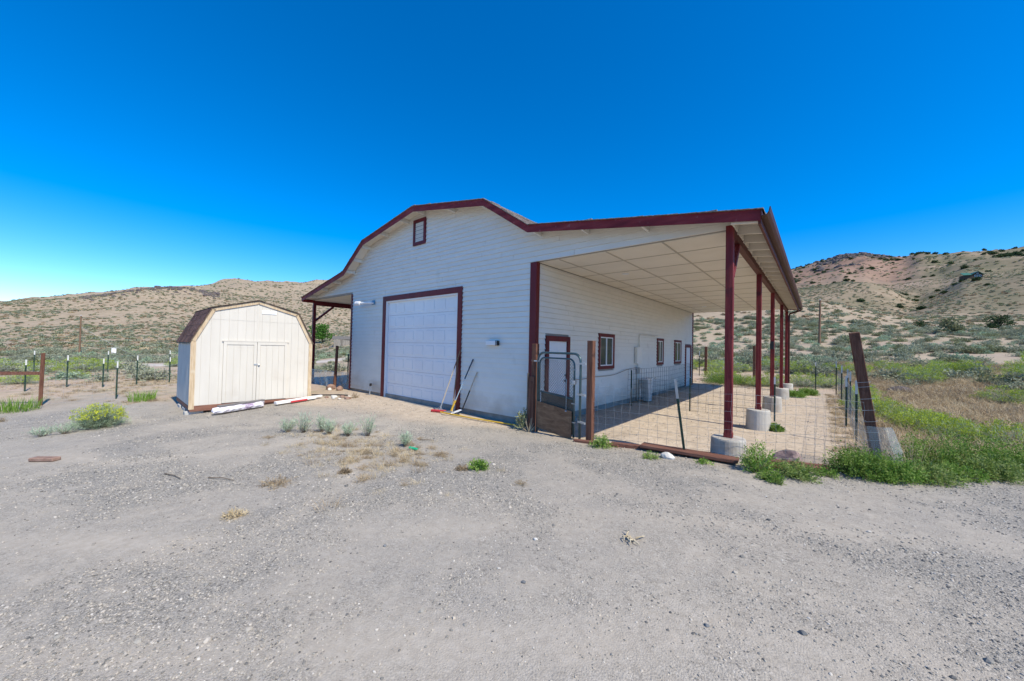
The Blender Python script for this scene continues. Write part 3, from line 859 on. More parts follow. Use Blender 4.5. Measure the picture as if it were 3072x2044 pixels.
# right wall, under the porch
OPEN = [(.41, 1.52, 0, 2.145), (3.19, 4.28, 1.23, 2.32), (8.37, 9.17, 1.25, 2.34), (10.71, 11.79, 1.25, 2.34), (12.51, 13.6, 0, 2.145)]
rw = MB().box((-.14, .15, ZB), (-.02, LEN - .01, 4.0))
right_wall = obj('right_wall', rw, M['backing'], barn)
z = ZB
while z < 3.84:
    z0, z1 = z, min(z + STEP - .002, 3.845)
    segs = [(0.09, LEN)]
    for (o0, o1, oz0, oz1) in OPEN:
        if z0 < oz1 - .02 and z1 > oz0 + .02:
            n = []
            for p, q in segs:
                if o0 > p and o1 < q: n += [(p, o0 + .015), (o1 - .015, q)]
                else: n.append((p, q))
            segs = n
    for p, q in segs:
        js = []
        if q - p > 3.8:
            j = p + rng0.uniform(1.2, 3.4)
            while j < q - 1.: js.append(j); j += rng0.choice([2.44, 3.05, 3.66])
        ends = [p] + js + [q]
        for k in range(len(ends) - 1):
            y0 = ends[k] + (.004 if k else 0); y1 = ends[k + 1] - (.004 if k < len(ends) - 2 else 0)
            xb, xt, xk = .018, -.006, -.019
            mb = MB().hexa([(xk, y0, z0), (xb, y0, z0), (xb, y1, z0), (xk, y1, z0), (xk, y0, z1), (xt, y0, z1), (xt, y1, z1), (xk, y1, z1)])
            obj('siding_board', mb, M['siding'], right_wall)
    z += STEP
obj('left_wall', MB().box((-W - .015, .15, ZB), (-W + .12, LEN, 4.0)), M['siding'], barn)
obj('rear_wall', MB().box((-W + .13, LEN - .13, ZB), (-.15, LEN + .005, 4.5)).prism_y([(-W, 4.5), (0, 4.5), (0, 4.55), (-1.42, 5.50), (-4.45, 6.03), (-7.48, 5.50), (-W, 4.55)], LEN - .13, LEN + .005), M['siding'], barn)
# corner trims
obj('corner_trim', MB().box((-.15, -.034, .1), (.034, .0, 3.845)), M['red'], barn)
obj('corner_trim', MB().box((.004, .0015, .1), (.034, .10, 3.845)), M['red'], barn)
obj('corner_trim', MB().box((-W - .034, -.034, .1), (-W + .055, .0, 3.79)), M['red'], barn)
obj('corner_trim', MB().box((-W - .034, .0015, .1), (-W - .016, .10, 3.79)), M['red'], barn)
obj('corner_trim', MB().box((.004, LEN - .09, .1), (.034, LEN + .03, 3.845)), M['red'], barn)

# garage door
gd = obj('garage_door', MB().box((GI0 + .05, .085, .06), (GI1 - .05, .11, GIZ - .02)), M['backing'], barn)
rows, cols_ = 7, 7
gw_, gh_ = (GI1 - GI0 - .11) / cols_, (GIZ - .03 - .07) / rows
for i in range(rows):
    zz0 = .07 + i * gh_; zz1 = zz0 + gh_ - .006
    obj('door_section', MB().box((GI0 + .052, .066, zz0), (GI1 - .052, .084, zz1)), M['door_white'], gd, bevel=.003)
    for j in range(cols_):
        xx0 = GI0 + .055 + j * gw_ + .07; xx1 = xx0 + gw_ - .14
        yb, yf = .0665, .0565
        s_ = .022
        # stamped panel: sloping rim, raised centre
        mb = MB().hexa([(xx0, yf - .0, zz0 + .08), (xx0, yb, zz0 + .08), (xx0, yb, zz1 - .08), (xx0, yf, zz1 - .08),
                        (xx1, yf, zz0 + .08), (xx1, yb, zz0 + .08), (xx1, yb, zz1 - .08), (xx1, yf, zz1 - .08)])
        o = obj('raised_panel', mb, M['door_white'], gd, bevel=.005)
obj('bottom_seal', MB().box((GI0 + .05, .05, .028), (GI1 - .05, .10, .068)), M['black'], gd)
jm = MB().box((GI0, -.012, .03), (GI0 + .05, .13, GIZ)); obj('door_jamb', jm, M['white'], barn)
obj('door_jamb', MB().box((GI1 - .05, -.012, .03), (GI1, .13, GIZ)), M['white'], barn)
obj('door_head', MB().box((GI0 + .05, -.012, GIZ - .045), (GI1 - .05, .13, GIZ)), M['white'], barn)
obj('garage_trim', MB().box((GX0, -.038, .04), (GI0, .01, GZ)), M['red'], barn)
obj('garage_trim', MB().box((GI1, -.038, .04), (GX1, .01, GZ)), M['red'], barn)
obj('garage_trim', MB().box((GI0 + .001, -.038, GIZ), (GI1 - .001, .01, GZ)), M['red'], barn)
obj('door_threshold', MB().box((GX0 + .02, -.16, -.1), (GX1 - .02, .10, .03)), M['foundation'], barn)

# gable vent
vn = obj('gable_vent', MB().box((-4.83, -.01, 5.09), (-4.33, .012, 5.74)), M['backing'], barn)
for a, b_ in (((-4.9, -.045, 5.01), (-4.80, -.002, 5.83)), ((-4.36, -.045, 5.01), (-4.26, -.002, 5.83)), ((-4.80, -.045, 5.73), (-4.36, -.002, 5.83)), ((-4.80, -.045, 5.01), (-4.36, -.002, 5.11))):
    obj('vent_frame', MB().box(a, b_), M['red'], vn)
for k in range(10):
    zz = 5.118 + k * .061
    obj('slat', MB().hexa([(-4.795, -.036, zz), (-4.365, -.036, zz), (-4.365, -.028, zz), (-4.795, -.028, zz), (-4.795, -.016, zz + .05), (-4.365, -.016, zz + .05), (-4.365, -.008, zz + .05), (-4.795, -.008, zz + .05)]), M['siding'], vn)

# roof: one part for each slope, shingle strips on it
roofs = []
for k in range(6):
    (xa, za), (xb, zb) = PROF[k], PROF[k + 1]
    y0, y1 = OH + .004, LEN + .34
    t = .05
    mb = MB().hexa([(xa, y0, za), (xb, y0, zb), (xb, y1, zb), (xa, y1, za), (xa, y0, za + t), (xb, y0, zb + t), (xb, y1, zb + t), (xa, y1, za + t)])
    rf = obj('roof_deck', mb, M['ceiling'], barn)
    roofs.append(rf)
    ln = math.hypot(xb - xa, zb - za); n = max(2, int(ln / .145))
    up = za < zb
    sh = MB(); ux, uz = (xb - xa) / ln, (zb - za) / ln
    nx, nz = -uz, ux
    lo_ = 0 if up else ln
    rs_ = random.Random(k)
    for i in range(n):
        # course i counted from the lower edge
        s0 = (i * ln / n); s1 = ((i + 1) * ln / n + .03)
        if i == 0: s0 -= .025
        yy = y0 - .045
        while yy < y1 + .03:
            yl = min(yy + rs_.uniform(.28, .36), y1 + .03)
            lift = rs_.uniform(.004, .013) + (.02 if rs_.random() < .04 else 0)

            def pt(s_, h): 
                q = s_ if up else ln - s_
                return xa + ux * q + nx * (t + h), za + uz * q + nz * (t + h)
            a_, b2, c_, d_ = pt(s0, .001), pt(s0, .006 + lift), pt(min(s1, ln), .008), pt(min(s1, ln), .0015)
            g = rs_.uniform(0, .006)
            sh.hexa([(a_[0], yy + g, a_[1]), (d_[0], yy + g, d_[1]), (d_[0], yl, d_[1]), (a_[0], yl, a_[1]), (b2[0], yy + g, b2[1]), (c_[0], yy + g, c_[1]), (c_[0], yl, c_[1]), (b2[0], yl, b2[1])])
            yy = yl
    o = obj('shingles', sh, M['barnshingle'], rf); o['kind'] = 'stuff'
    # fascia on the gable and lookouts under the overhang
    f0 = MB().hexa([(xa, OH - .005, za - .12), (xb, OH - .005, zb - .12), (xb, OH + .003, zb - .12), (xa, OH + .003, za - .12), (xa, OH - .005, za + .049), (xb, OH - .005, zb + .049), (xb, OH + .003, zb + .049), (xa, OH + .003, za + .049)])
    obj('fascia_board', f0, M['redworn'], barn)
    f1 = MB().hexa([(xa, LEN + .345, za - .12), (xb, LEN + .345, zb - .12), (xb, LEN + .38, zb - .12), (xa, LEN + .38, za - .12), (xa, LEN + .345, za + .048), (xb, LEN + .345, zb + .048), (xb, LEN + .38, zb + .048), (xa, LEN + .38, za + .048)])
    obj('fascia_board', f1, M['redworn'], barn)
for x in (-12.2, -11.0, -9.9, -8.75, -8.2, -7.6, -6.4, -5.2, -4.35, -2.9, -1.55, .12, 1.35, 2.6):
    zz = roof_z(x) - .004
    obj('lookout', MB().hexa([(x - .02, OH + .036, zz - .10), (x + .02, OH + .036, zz - .10), (x + .02, .02, zz - .12), (x - .02, .02, zz - .12), (x - .02, OH + .036, zz), (x + .02, OH + .036, zz), (x + .02, .02, zz), (x - .02, .02, zz)]), M['siding'], barn)

# right porch: beam, rafters, ceiling, posts, piers
obj('porch_beam', MB().box((XR - .05, OH + .40, 3.74), (XR + .05, LEN + .2, 4.0)), M['brown_beam'], barn)
y = -.33; k = 0
while y < LEN + .34:
    za, zb = roof_z(XR + .052) - .003, roof_z(4.36) - .003
    obj('rafter_tail', MB().hexa([(XR + .052, y, za - .14), (4.36, y, zb - .13), (4.36, y + .045, zb - .13), (XR + .052, y + .045, za - .14), (XR + .052, y, za), (4.36, y, zb), (4.36, y + .045, zb), (XR + .052, y + .045, za)]), M['ceiling'], barn)
    if y + .6 < LEN:
        obj('rafter_block', MB().box((XR + .052, y + .046, 3.86), (XR + .075, y + .564, roof_z(XR + .07) - .004)), M['ceiling'], barn)
    y += .61
obj('eave_fascia', MB().box((4.362, OH + .036, 3.765), (4.398, LEN + .34, 3.96)), M['brown_beam'], barn)
gu = MB()
prof_g = [(0, 0), (.075, 0), (.105, .05), (.12, .12), (.108, .12), (.095, .055), (.07, .012), (.012, .012), (.012, .12), (0, .12)]
GO = (4.4, 3.865)
gu.prism_y([(GO[0] + a, GO[1] + b_) for a, b_ in prof_g], OH - .02, LEN + .4)
gut = obj('gutter', gu, M['gutter'], barn)
for yy in (2.9, 6.1, 9.2, 12.3):
    obj('gutter_bracket', MB().prism_y([(GO[0] + a * 1.03 - .001, GO[1] + b_ * 1.02 - .002) for a, b_ in [(0, 0), (.075, 0), (.105, .05), (.12, .124), (0, .124)]], yy, yy + .025), M['gutter'], gut)
obj('downspout', MB().tube([(4.46, LEN + .3, 3.86), (4.46, LEN + .3, 3.80), (4.06, LEN + .27, 3.66), (4.03, LEN + .27, 3.55), (4.03, LEN + .27, .25)], .04, 8), M['gutter'], barn)
ceil = obj('porch_ceiling', MB().box((.02, .085, 3.862), (XR - .055, LEN + .01, 3.875)), M['backing'], barn)
cx = [.022, .58, 1.71, 2.84, XR - .056]
cy_ = [.09] + [.98 + 1.13 * k for k in range(11)] + [LEN + .008]
for i in range(len(cx) - 1):
    for j in range(len(cy_) - 1):
        if cy_[j + 1] - cy_[j] < .1: continue
        obj('ceiling_panel', MB().box((cx[i] + .004, cy_[j] + .004, 3.848), (cx[i + 1] - .004, cy_[j + 1] - .004, 3.8615)), M['ceiling'], ceil)
for x in cx[1:-1]:
    obj('batten', MB().box((x - .016, .09, 3.838), (x + .016, LEN, 3.8475)), M['batten'], ceil)
for i in range(len(cx) - 1):
    for yy in cy_[1:-1]:
        obj('batten', MB().box((cx[i] + .018, yy - .013, 3.840), (cx[i + 1] - .018, yy + .013, 3.8475)), M['batten'], ceil)
for yy, xx in ((2.4, 1.15), (11.1, 1.15)):
    obj('ceiling_light', MB().lathe([(.09, -.012), (.10, -.006), (.10, 0)], (xx, yy, 3.847), 16), M['white'], ceil)
posts_y = [.08, 3.84, 7.33, 11.08, 14.05]
for i, py in enumerate(posts_y):
    top = 3.9 if i == 0 else 3.739
    tw = .11 if i == 0 else .105
    x0 = XR - .055
    if i == 0: py = -.035
    mb = MB().box((x0 - (.0 if i else .002), py - tw / 2, .44), (x0 + tw, py + tw / 2, top))
    if i == 0: mb = MB().box((x0, -.09, .44), (x0 + .11, .019, 3.9))
    p = obj('porch_post', mb, M['redpost'], barn, bevel=.004)
    g0 = -.18
    obj('concrete_pier', MB().lathe([(.268, g0), (.262, .0), (.246, .43), (.238, .452), (.228, .458)], (XR, py, 0), 28), M['concrete'], barn, smooth=False)
    obj('post_bracket', MB().box((x0 - .006, py - .06, .4585), (x0 + .117, py + .06, .53)), M['redpost'], p)
obj('knee_brace', MB().bar((XR, .06, 3.10), (XR, .62, 3.74), .08, .10, up=(1, 0, 0)), M['redpost'], barn)
obj('switch_box', MB().box((XR - .06, 7.27, 1.96), (XR + .0, 7.275, 2.16)).box((XR - .05, 7.20, 1.96), (XR + .04, 7.272, 2.20)), M['black'], barn)

# left porch
XL = -12.7
obj('porch_beam', MB().box((XL - .05, .05, 3.58), (XL + .05, LEN + .1, 3.79)), M['red'], barn)
for py in (.1, 3.84, 7.33, 11.08, 13.9):
    obj('porch_post', MB().box((XL - .06, py - .06, -.2), (XL + .06, py + .06, 3.579)), M['red'], barn)
obj('knee_brace', MB().bar((XL, .14, 2.86), (XL, .95, 3.58), .08, .10, up=(1, 0, 0)), M['red'], barn)
lc = obj('porch_ceiling', MB().box((XL + .055, .085, 3.80), (-W - .04, LEN, 3.812)), M['backing'], barn)
for k in range(6):
    xa = XL + .056 + k * .628
    obj('ceiling_panel', MB().box((xa, .09, 3.786), (xa + .618, LEN - .02, 3.7995)), M['ceiling'], lc)
obj('eave_fascia', MB().box((-12.92, OH + .036, 3.70), (-12.885, LEN + .34, 3.88)), M['redworn'], barn)


# doors and windows of the right wall (outward = +x)
def frame_x(par, y0, y1, z0, z1, w, xa, xb, m, bottom=True, nm='trim_board'):
    obj(nm, MB().box((xa, y0, z0), (xb, y0 + w, z1)), m, par)
    obj(nm, MB().box((xa, y1 - w, z0), (xb, y1, z1)), m, par)
    obj(nm, MB().box((xa, y0 + w + .0005, z1 - w), (xb, y1 - w - .0005, z1)), m, par)
    if bottom: obj(nm, MB().box((xa, y0 + w + .0005, z0), (xb, y1 - w - .0005, z0 + w)), m, par)


for (o0, o1, oz0, oz1) in OPEN:
    if oz0 == 0:
        d = obj('side_door', MB().box((-.015, o0 + .13, .06), (.004, o1 - .13, oz1 - .13)), M['white'], barn)
        frame_x(d, o0, o1, .1, oz1, .13, -.019, .042, M['red'], False)
        for zz0, zz1 in ((.22, .75), (.9, 1.85)):
            for a in (0, 1):
                ya = o0 + .21 + a * .36
                obj('raised_panel', MB().box((.0045, ya, zz0), (.010, ya + .27, zz1)), M['white'], d, bevel=.004)
        kn = MB().lathe([(.02, 0), (.02, .03), (.032, .04), (.032, .06), (.015, .07)], (0, 0, 0), 12)
        kn.v = [(.005 + z_, o1 - .19 + x_, 1.0 + y_) for x_, y_, z_ in kn.v]; obj('door_knob', kn, M['black'], d)
        kb = MB().lathe([(.025, 0), (.025, .02), (.012, .025)], (0, 0, 0), 12)
        kb.v = [(.005 + z_, o1 - .19 + x_, 1.14 + y_) for x_, y_, z_ in kb.v]; obj('deadbolt', kb, M['black'], d)
        obj('door_step', MB().box((.035, o0 + .05, -.2), (.32, o1 - .05, .09)), M['foundation'], barn)
    else:
        wi = obj('window', MB().box((-.019, o0 + .1, oz0 + .1), (-.004, o1 - .1, oz1 - .1)), M['glass'], barn)
        frame_x(wi, o0, o1, oz0, oz1, .10, -.019, .040, M['red'])
        frame_x(wi, o0 + .101, o1 - .101, oz0 + .101, oz1 - .101, .032, -.003, .026, M['white'], True, 'sash')
        ym = (o0 + o1) / 2
        obj('mullion', MB().box((-.003, ym - .022, oz0 + .134), (.020, ym + .022, oz1 - .134)), M['white'], wi)
        for a, b_ in ((o0 + .134, ym - .023), (ym + .023, o1 - .134)):
            obj('pane', MB().box((-.0035, a, oz0 + .134), (.004, b_, oz1 - .134)), M['glass'], wi)
            obj('curtain', MB().box((-.0037, a, oz0 + .134), (.0043, a + .05, oz1 - .134)), M['bin'], wi)

# service gear on the walls
pb = obj('electrical_panel', MB().box((.02, 6.0, 1.35), (.12, 6.42, 1.95)), M['siding'], barn, bevel=.006)
obj('conduit', MB().tube([(.05, 6.36, 1.95), (.05, 6.36, 2.35), (.05, 6.42, 2.42), (.05, 8.3, 2.40)], .018, 8), M['siding'], pb)
obj('conduit', MB().tube([(.06, 6.2, 1.35), (.06, 6.2, .02)], .022, 8), M['siding'], pb)
obj('meter_can', MB().box((.03, 6.14, 1.0), (.12, 6.28, 1.22)), M['metal'], pb)
cab = [(.05, .3 + t * 6., 1.12 - .16 * math.sin(min(t * 1.05, 1) * 3.14) + .1 * t + .02 * math.sin(t * 17)) for t in np.linspace(.24, 1, 26)]
obj('slack_cable', MB().tube(cab, .008, 5), M['handledark'], barn)
fl = obj('wall_fixture', MB().box((-7.33, -.05, 3.27), (-7.15, -.018, 3.43)), M['blueplate'], barn, bevel=.008)
obj('fixture_arm', MB().tube([(-7.24, -.05, 3.33), (-7.24, -.12, 3.33), (-7.30, -.17, 3.335), (-7.75, -.26, 3.33)], .042, 10), M['white'], fl)
obj('lamp_head', MB().tube([(-7.75, -.26, 3.33), (-7.79, -.268, 3.33), (-7.82, -.275, 3.33), (-7.98, -.30, 3.328)], .075, 12, .082), M['white'], fl)
bx = obj('wall_light', MB().box((-1.50, -.11, 1.88), (-1.12, -.018, 2.0)), M['white'], barn, bevel=.01)
obj('end_cap', MB().box((-1.155, -.113, 1.877), (-1.135, -.016, 2.003)), M['black'], bx)
obj('end_cap', MB().box((-1.119, -.108, 1.882), (-1.10, -.018, 1.998)), M['black'], bx)
hy = obj('standpipe', MB().tube([(-7.12, -.14, -.05), (-7.12, -.14, .36)], .022, 8), M['metal'], barn)
obj('tap_head', MB().tube([(-7.12, -.14, .36), (-7.10, -.15, .44), (-6.98, -.17, .45), (-6.95, -.175, .39)], .024, 8), M['black'], hy)
# ------------------------------------------------------------ garden shed
SX, SY0, SY1, SB = -8.07, -4.855, -1.80, -10.6
shed = thing('garden_shed', (SX, SY0, -.16), 'cream gambrel garden shed with double doors and brown shingles', 'shed')
SP = [(-4.855, 1.85), (-4.43, 2.77), (-3.33, 3.08), (-2.24, 2.77), (-1.80, 1.85)]


def shz(y): return float(np.interp(y, [p[0] for p in SP], [p[1] for p in SP]))


body = MB().prism_x([(SY0 + .02, .05), (SY1 - .02, .05), (SY1 - .02, 1.85), (-2.26, 2.75), (-3.33, 3.06), (-4.41, 2.75), (SY0 + .02, 1.85)], SB + .01, SX - .012)
core = obj('wall_core', body, M['shedwall'], shed)
ys = list(np.arange(SY0 + .001, SY1, .2035)) + [SY1]
DY0, DY1, DZ = -4.16, -2.52, 1.83
rs_ = random.Random(5)
for k in range(len(ys) - 1):
    a, b_ = ys[k] + .002, ys[k + 1] - .002
    segs = [(.045, None)]
    full = (a, b_)
    runs = [(a, b_, .045)]
    if a > DY0 - .01 and b_ < DY1 + .01: runs = [(a, b_, DZ + .037)]
    elif a < DY0 < b_: runs = [(a, DY0 - .002, .045), (DY0 - .0015, b_, DZ + .037)]
    elif a < DY1 < b_: runs = [(DY1 + .002, b_, .045), (a, DY1 + .0015, DZ + .037)]
    for a, b_, z0 in runs:
        zs0, zs1 = shz(a) - .02, shz(b_) - .02
        # the sheet joint across the gable
        if zs0 > 2.5 and zs1 > 2.5:
            for q0, q1, r0, r1 in ((z0, 2.455, z0, 2.455), (2.46, zs0, 2.46, zs1)):
                obj('siding_plank', MB().hexa([(SX - .012, a, q0), (SX, a, q0), (SX, b_, r0), (SX - .012, b_, r0), (SX - .012, a, q1), (SX, a, q1), (SX, b_, r1), (SX - .012, b_, r1)]), M['shedwall'], shed)
        else:
            obj('siding_plank', MB().hexa([(SX - .012, a, z0), (SX, a, z0), (SX, b_, z0), (SX - .012, b_, z0), (SX - .012, a, zs0), (SX, a, zs0), (SX, b_, zs1), (SX - .012, b_, zs1)]), M['shedwall'], shed)
for k in range(12):
    xa = SB + k * (SX - .03 - SB) / 12
    obj('siding_plank', MB().box((xa + .003, SY0 - .002, .045), (xa + (SX - .03 - SB) / 12 - .003, SY0 + .019, 1.84)), M['shedside'], shed)
obj('back_panel', MB().prism_x([(SY0, .05), (SY1, .05), (SY1, 1.85), (-2.26, 2.75), (-3.33, 3.06), (-4.41, 2.75), (SY0, 1.85)], SB - .005, SB + .009), M['shedside'], shed)
obj('side_panel', MB().box((SB + .01, SY1 - .019, .045), (SX - .023, SY1, 1.84)), M['shedwall'], shed)
mid = (DY0 + DY1) / 2
for side, (a, b_) in enumerate(((DY0 + .004, mid - .006), (mid + .006, DY1 - .004))):
    dr = obj('shed_door', MB().box((SX - .02, a, .06), (SX + .004, b_, DZ)), M['shedwall'], shed)
    n = 4; w = (b_ - a - .16) / n
    for k in range(n):
        obj('door_plank', MB().box((SX + .0045, a + .08 + k * w + .003, .062), (SX + .016, a + .08 + (k + 1) * w - .003, DZ - .09)), M['shedwall'], dr)
    obj('door_stile', MB().box((SX + .0045, a, .062), (SX + .03, a + .076, DZ)), M['shedwall'], dr)
    obj('door_stile', MB().box((SX + .0045, b_ - .076, .062), (SX + .03, b_, DZ)), M['shedwall'], dr)
    obj('door_rail', MB().box((SX + .0045, a + .077, DZ - .085), (SX + .03, b_ - .077, DZ)), M['shedwall'], dr)
    if side == 0: obj('latch', MB().box((SX + .031, b_ - .07, 1.14), (SX + .045, b_ + .02, 1.17)), M['metal'], dr)
    else: obj('handle', MB().lathe([(.028, 0), (.03, .02), (.02, .04)], (SX + .045, a + .045, 1.12), 12), M['metal'], dr)
obj('drip_cap', MB().box((SX, DY0 - .03, DZ + .005), (SX + .035, DY1 + .03, DZ + .035)), M['shedwall'], shed)
obj('centre_batten', MB().box((SX + .001, mid - .02, DZ + .04), (SX + .008, mid + .02, 2.97)), M['shedwall'], shed)
obj('name_board', MB().box((SX + .003, -3.24, 2.705), (SX + .014, -2.85, 2.81)), M['white_paper'], shed)
obj('corner_board', MB().box((SX + .001, SY0 - .02, -.05), (SX + .022, SY0 + .095, 1.83)), M['raw'], shed)
obj('corner_board', MB().box((SX + .001, SY1 - .085, -.0), (SX + .022, SY1 + .02, 1.83)), M['raw'], shed)
for k in range(4):
    (ya, za), (yb, zb) = SP[k], SP[k + 1]
    h = .085
    ln = math.hypot(yb - ya, zb - za); ny, nz = -(zb - za) / ln, (yb - ya) / ln
    q = MB().prism_x([(ya, za), (ya - ny * h, za - nz * h), (yb - ny * h, zb - nz * h), (yb, zb)], SX + .003, SX + .03)
    obj('rake_trim', q, M['raw'], shed)
    y0x, z0x = (ya - (yb - ya) / ln * (.05 if k == 0 else 0), za - (zb - za) / ln * (.05 if k == 0 else 0))
    y1x, z1x = (yb + (yb - ya) / ln * (.05 if k == 3 else 0), zb + (zb - za) / ln * (.05 if k == 3 else 0))
    t = .022
    dk = obj('roof_deck', MB().prism_x([(y0x, z0x + .002), (y1x, z1x + .002), (y1x + ny * t, z1x + nz * t), (y0x + ny * t, z0x + nz * t)], SB - .05, SX + .05), M['ply_dark'], shed)
    lnx = math.hypot(y1x - y0x, z1x - z0x); uy, uz = (y1x - y0x) / lnx, (z1x - z0x) / lnx
    up = z1x > z0x; n = 6 if k in (0, 3) else 8
    sm = MB()
    for i in range(n):
        s0, s1 = i * lnx / n - (.03 if i == 0 else 0), min((i + 1) * lnx / n + .025, lnx + .01)
        xx = SB - .06 - rs_.uniform(0, .2)
        while xx < SX + .065:
            xe = min(xx + .31, SX + .068 + rs_.uniform(-.008, .008))
            lift = .006 + rs_.uniform(0, .01)

            def pt(s_, hh):
                q_ = s_ if up else lnx - s_
                return y0x + uy * q_ + ny * (t + hh), z0x + uz * q_ + nz * (t + hh)
            a, b_, c_, d_ = pt(s0, .001), pt(s0, lift), pt(s1, .008), pt(s1, .0012)
            X0 = max(xx, SB - .06) + .003
            if xe - X0 > .03:
                pc = [(X0, a[0], a[1]), (xe, a[0], a[1]), (xe, d_[0], d_[1]), (X0, d_[0], d_[1]), (X0, b_[0], b_[1]), (xe, b_[0], b_[1]), (xe, c_[0], c_[1]), (X0, c_[0], c_[1])]
                if k == 0: obj('shingle', MB().hexa(pc), M['shingle'], dk)
                else: sm.hexa(pc)
            xx += .31
    if sm.f:
        o = obj('shingles', sm, M['shingle'], dk); o['kind'] = 'stuff'
# ragged felt along the low eave
ft = MB()
for i in range(70):
    xx = SB - .05 + i * (SX + .1 - SB) / 70
    yy, zz = SY0 - .03, 1.80
    ft.add([(xx, yy - .01, zz + .015), (xx + .04, yy - .012, zz + .01), (xx + .03, yy - .02 - rs_.uniform(0, .02), zz - rs_.uniform(.02, .075)), (xx + .004, yy - .015, zz - rs_.uniform(.01, .05))], [(0, 1, 2, 3)])
obj('torn_felt', ft, M['greyplastic'], shed)
# floor skids
obj('skid_board', MB().box((SX - .04, SY0 + .0, -.11), (SX + .012, SY0 + .62, .043)), M['skid'], shed)
obj('skid_board', MB().box((SX - .04, SY0 + .625, -.035), (SX + .005, SY1 - .42, .043)), M['skid'], shed)
obj('skid_board', MB().box((SX - .09, SY0 + .2, -.12), (SX - .05, SY1 - .02, -.037)), M['skid'], shed)
obj('skid_board', MB().box((SX - .04, SY1 - .415, -.03), (SX + .008, SY1 + .0, .043)), M['skid'], shed)
obj('skid_board', MB().box((SB, SY0 + .0, -.075), (SX - .045, SY0 + .04, .043)), M['skid'], shed)
obj('skid_board', MB().box((SB, SY1 - .04, -.05), (SX - .045, SY1, .043)), M['skid'], shed)
shed.rotation_euler = (0, 0, -.029)
for (bx_, by_, w_, l_, lab) in ((SX - .16, SY0 + .12, .2, .4, 'concrete block under the shed corner board'), (SX - 1.0, SY0 + .12, .4, .2, 'middle concrete block under the grey side of the shed'), (SX - 1.75, SY0 + .12, .4, .2, 'concrete block under the rear part of the shed side'), (SX - .18, SY1 - .15, .2, .4, 'concrete block under the shed corner beside the white boards')):
    zb_ = gz(bx_, by_)
    mb = MB().box((bx_ - w_ / 2, by_ - l_ / 2, zb_ - .04), (bx_ + w_ / 2, by_ + l_ / 2, -.112 if by_ < -3 else -.055))
    o = obj('concrete_block', mb, M['block'], None, loc=(bx_, by_, zb_), bevel=.008)
    tag(o, lab, 'block', 'blocks under the shed')

# bundle wrapped in plastic, and boards in front of the shed
bd = thing('wrapped_bundle', (-7.6, -4.0, -.14), 'long bundle in torn white plastic wrap before the shed doors', 'bundle')
bd_p, bd_q = Vector((-7.42, -4.45, -.05)), Vector((-7.62, -3.25, -.0))
wr = MB()
pts = []
rr_ = random.Random(2)
n = 14
for i in range(n + 1):
    p = bd_p.lerp(bd_q, i / n)
    for j in range(10):
        a = 2 * math.pi * j / 10
        r_ = .115 * (1 + rr_.uniform(-.12, .12)) * (1 if 0 < i < n else .8)
        wr.v.append((p.x + math.cos(a) * r_ * 1.25, p.y + (rr_.uniform(-.05, .05) if i in (0, n) else 0), max(p.z + math.sin(a) * r_ * .8, p.z - .09)))
for i in range(n):
    for j in range(10): wr.f.append((i * 10 + j, i * 10 + (j + 1) % 10, (i + 1) * 10 + (j + 1) % 10, (i + 1) * 10 + j))
wr.f.append(tuple(range(10))); wr.f.append(tuple(n * 10 + j for j in range(10)))
obj('plastic_wrap', wr, M['wrap'], bd)
obj('grey_board', MB().bar(bd_p + Vector((-.02, .1, .112)), bd_q + Vector((-.03, .02, .112)), .15, .035), M['greyplastic'], bd)
obj('grey_board', MB().bar(bd_p + Vector((-.11, .16, .09)), bd_q + Vector((-.12, .05, .085)), .05, .05), M['greyplastic'], bd)
b2 = thing('board_stack', (-7.7, -2.4, -.06), 'white boards with one red strip stacked by the shed corner', 'boards')
obj('white_board', MB().bar((-7.55, -2.95, -.005), (-7.72, -1.75, .05), .16, .07), M['white_paper'], b2)
obj('red_strip', MB().bar((-7.465, -2.55, .0), (-7.54, -2.05, .022), .03, .045), M['redplastic'], b2)
obj('white_board', MB().bar((-7.72, -2.3, .03), (-7.8, -1.5, .07), .10, .05), M['white_paper'], b2)
rr_ = random.Random(8)
spots = [(-7.75, -1.35), (-7.6, -1.15), (-7.35, -1.3), (-7.45, -.95), (-7.15, -1.2), (-7.85, -1.1), (-7.0, -1.0), (-7.3, -.8)]
for i, (x, y) in enumerate(spots):
    s_ = rr_.uniform(.05, .11)
    o = obj('rubble_stone', shift(rock_mb(40 + i, s_ * 1.3, s_, s_ * .6), (x, y, gz(x, y) + .02)), M['rock_white'] if i % 3 else M['rock_red'], None, loc=(x, y, gz(x, y)))
    tag(o, 'chunk of pale rubble heaped beyond the shed corner', 'stone', 'rubble beside the shed')
o = obj('garden_hose', MB().tube([(-8.6, -1.5, .02), (-8.2, -1.25, .03), (-7.9, -.9, .035), (-7.6, -.7, .035)], .02, 6), M['black'], None, loc=(-8.2, -1.25, 0))
tag(o, 'dark pipe lying on the dirt between shed and barn', 'pipe')


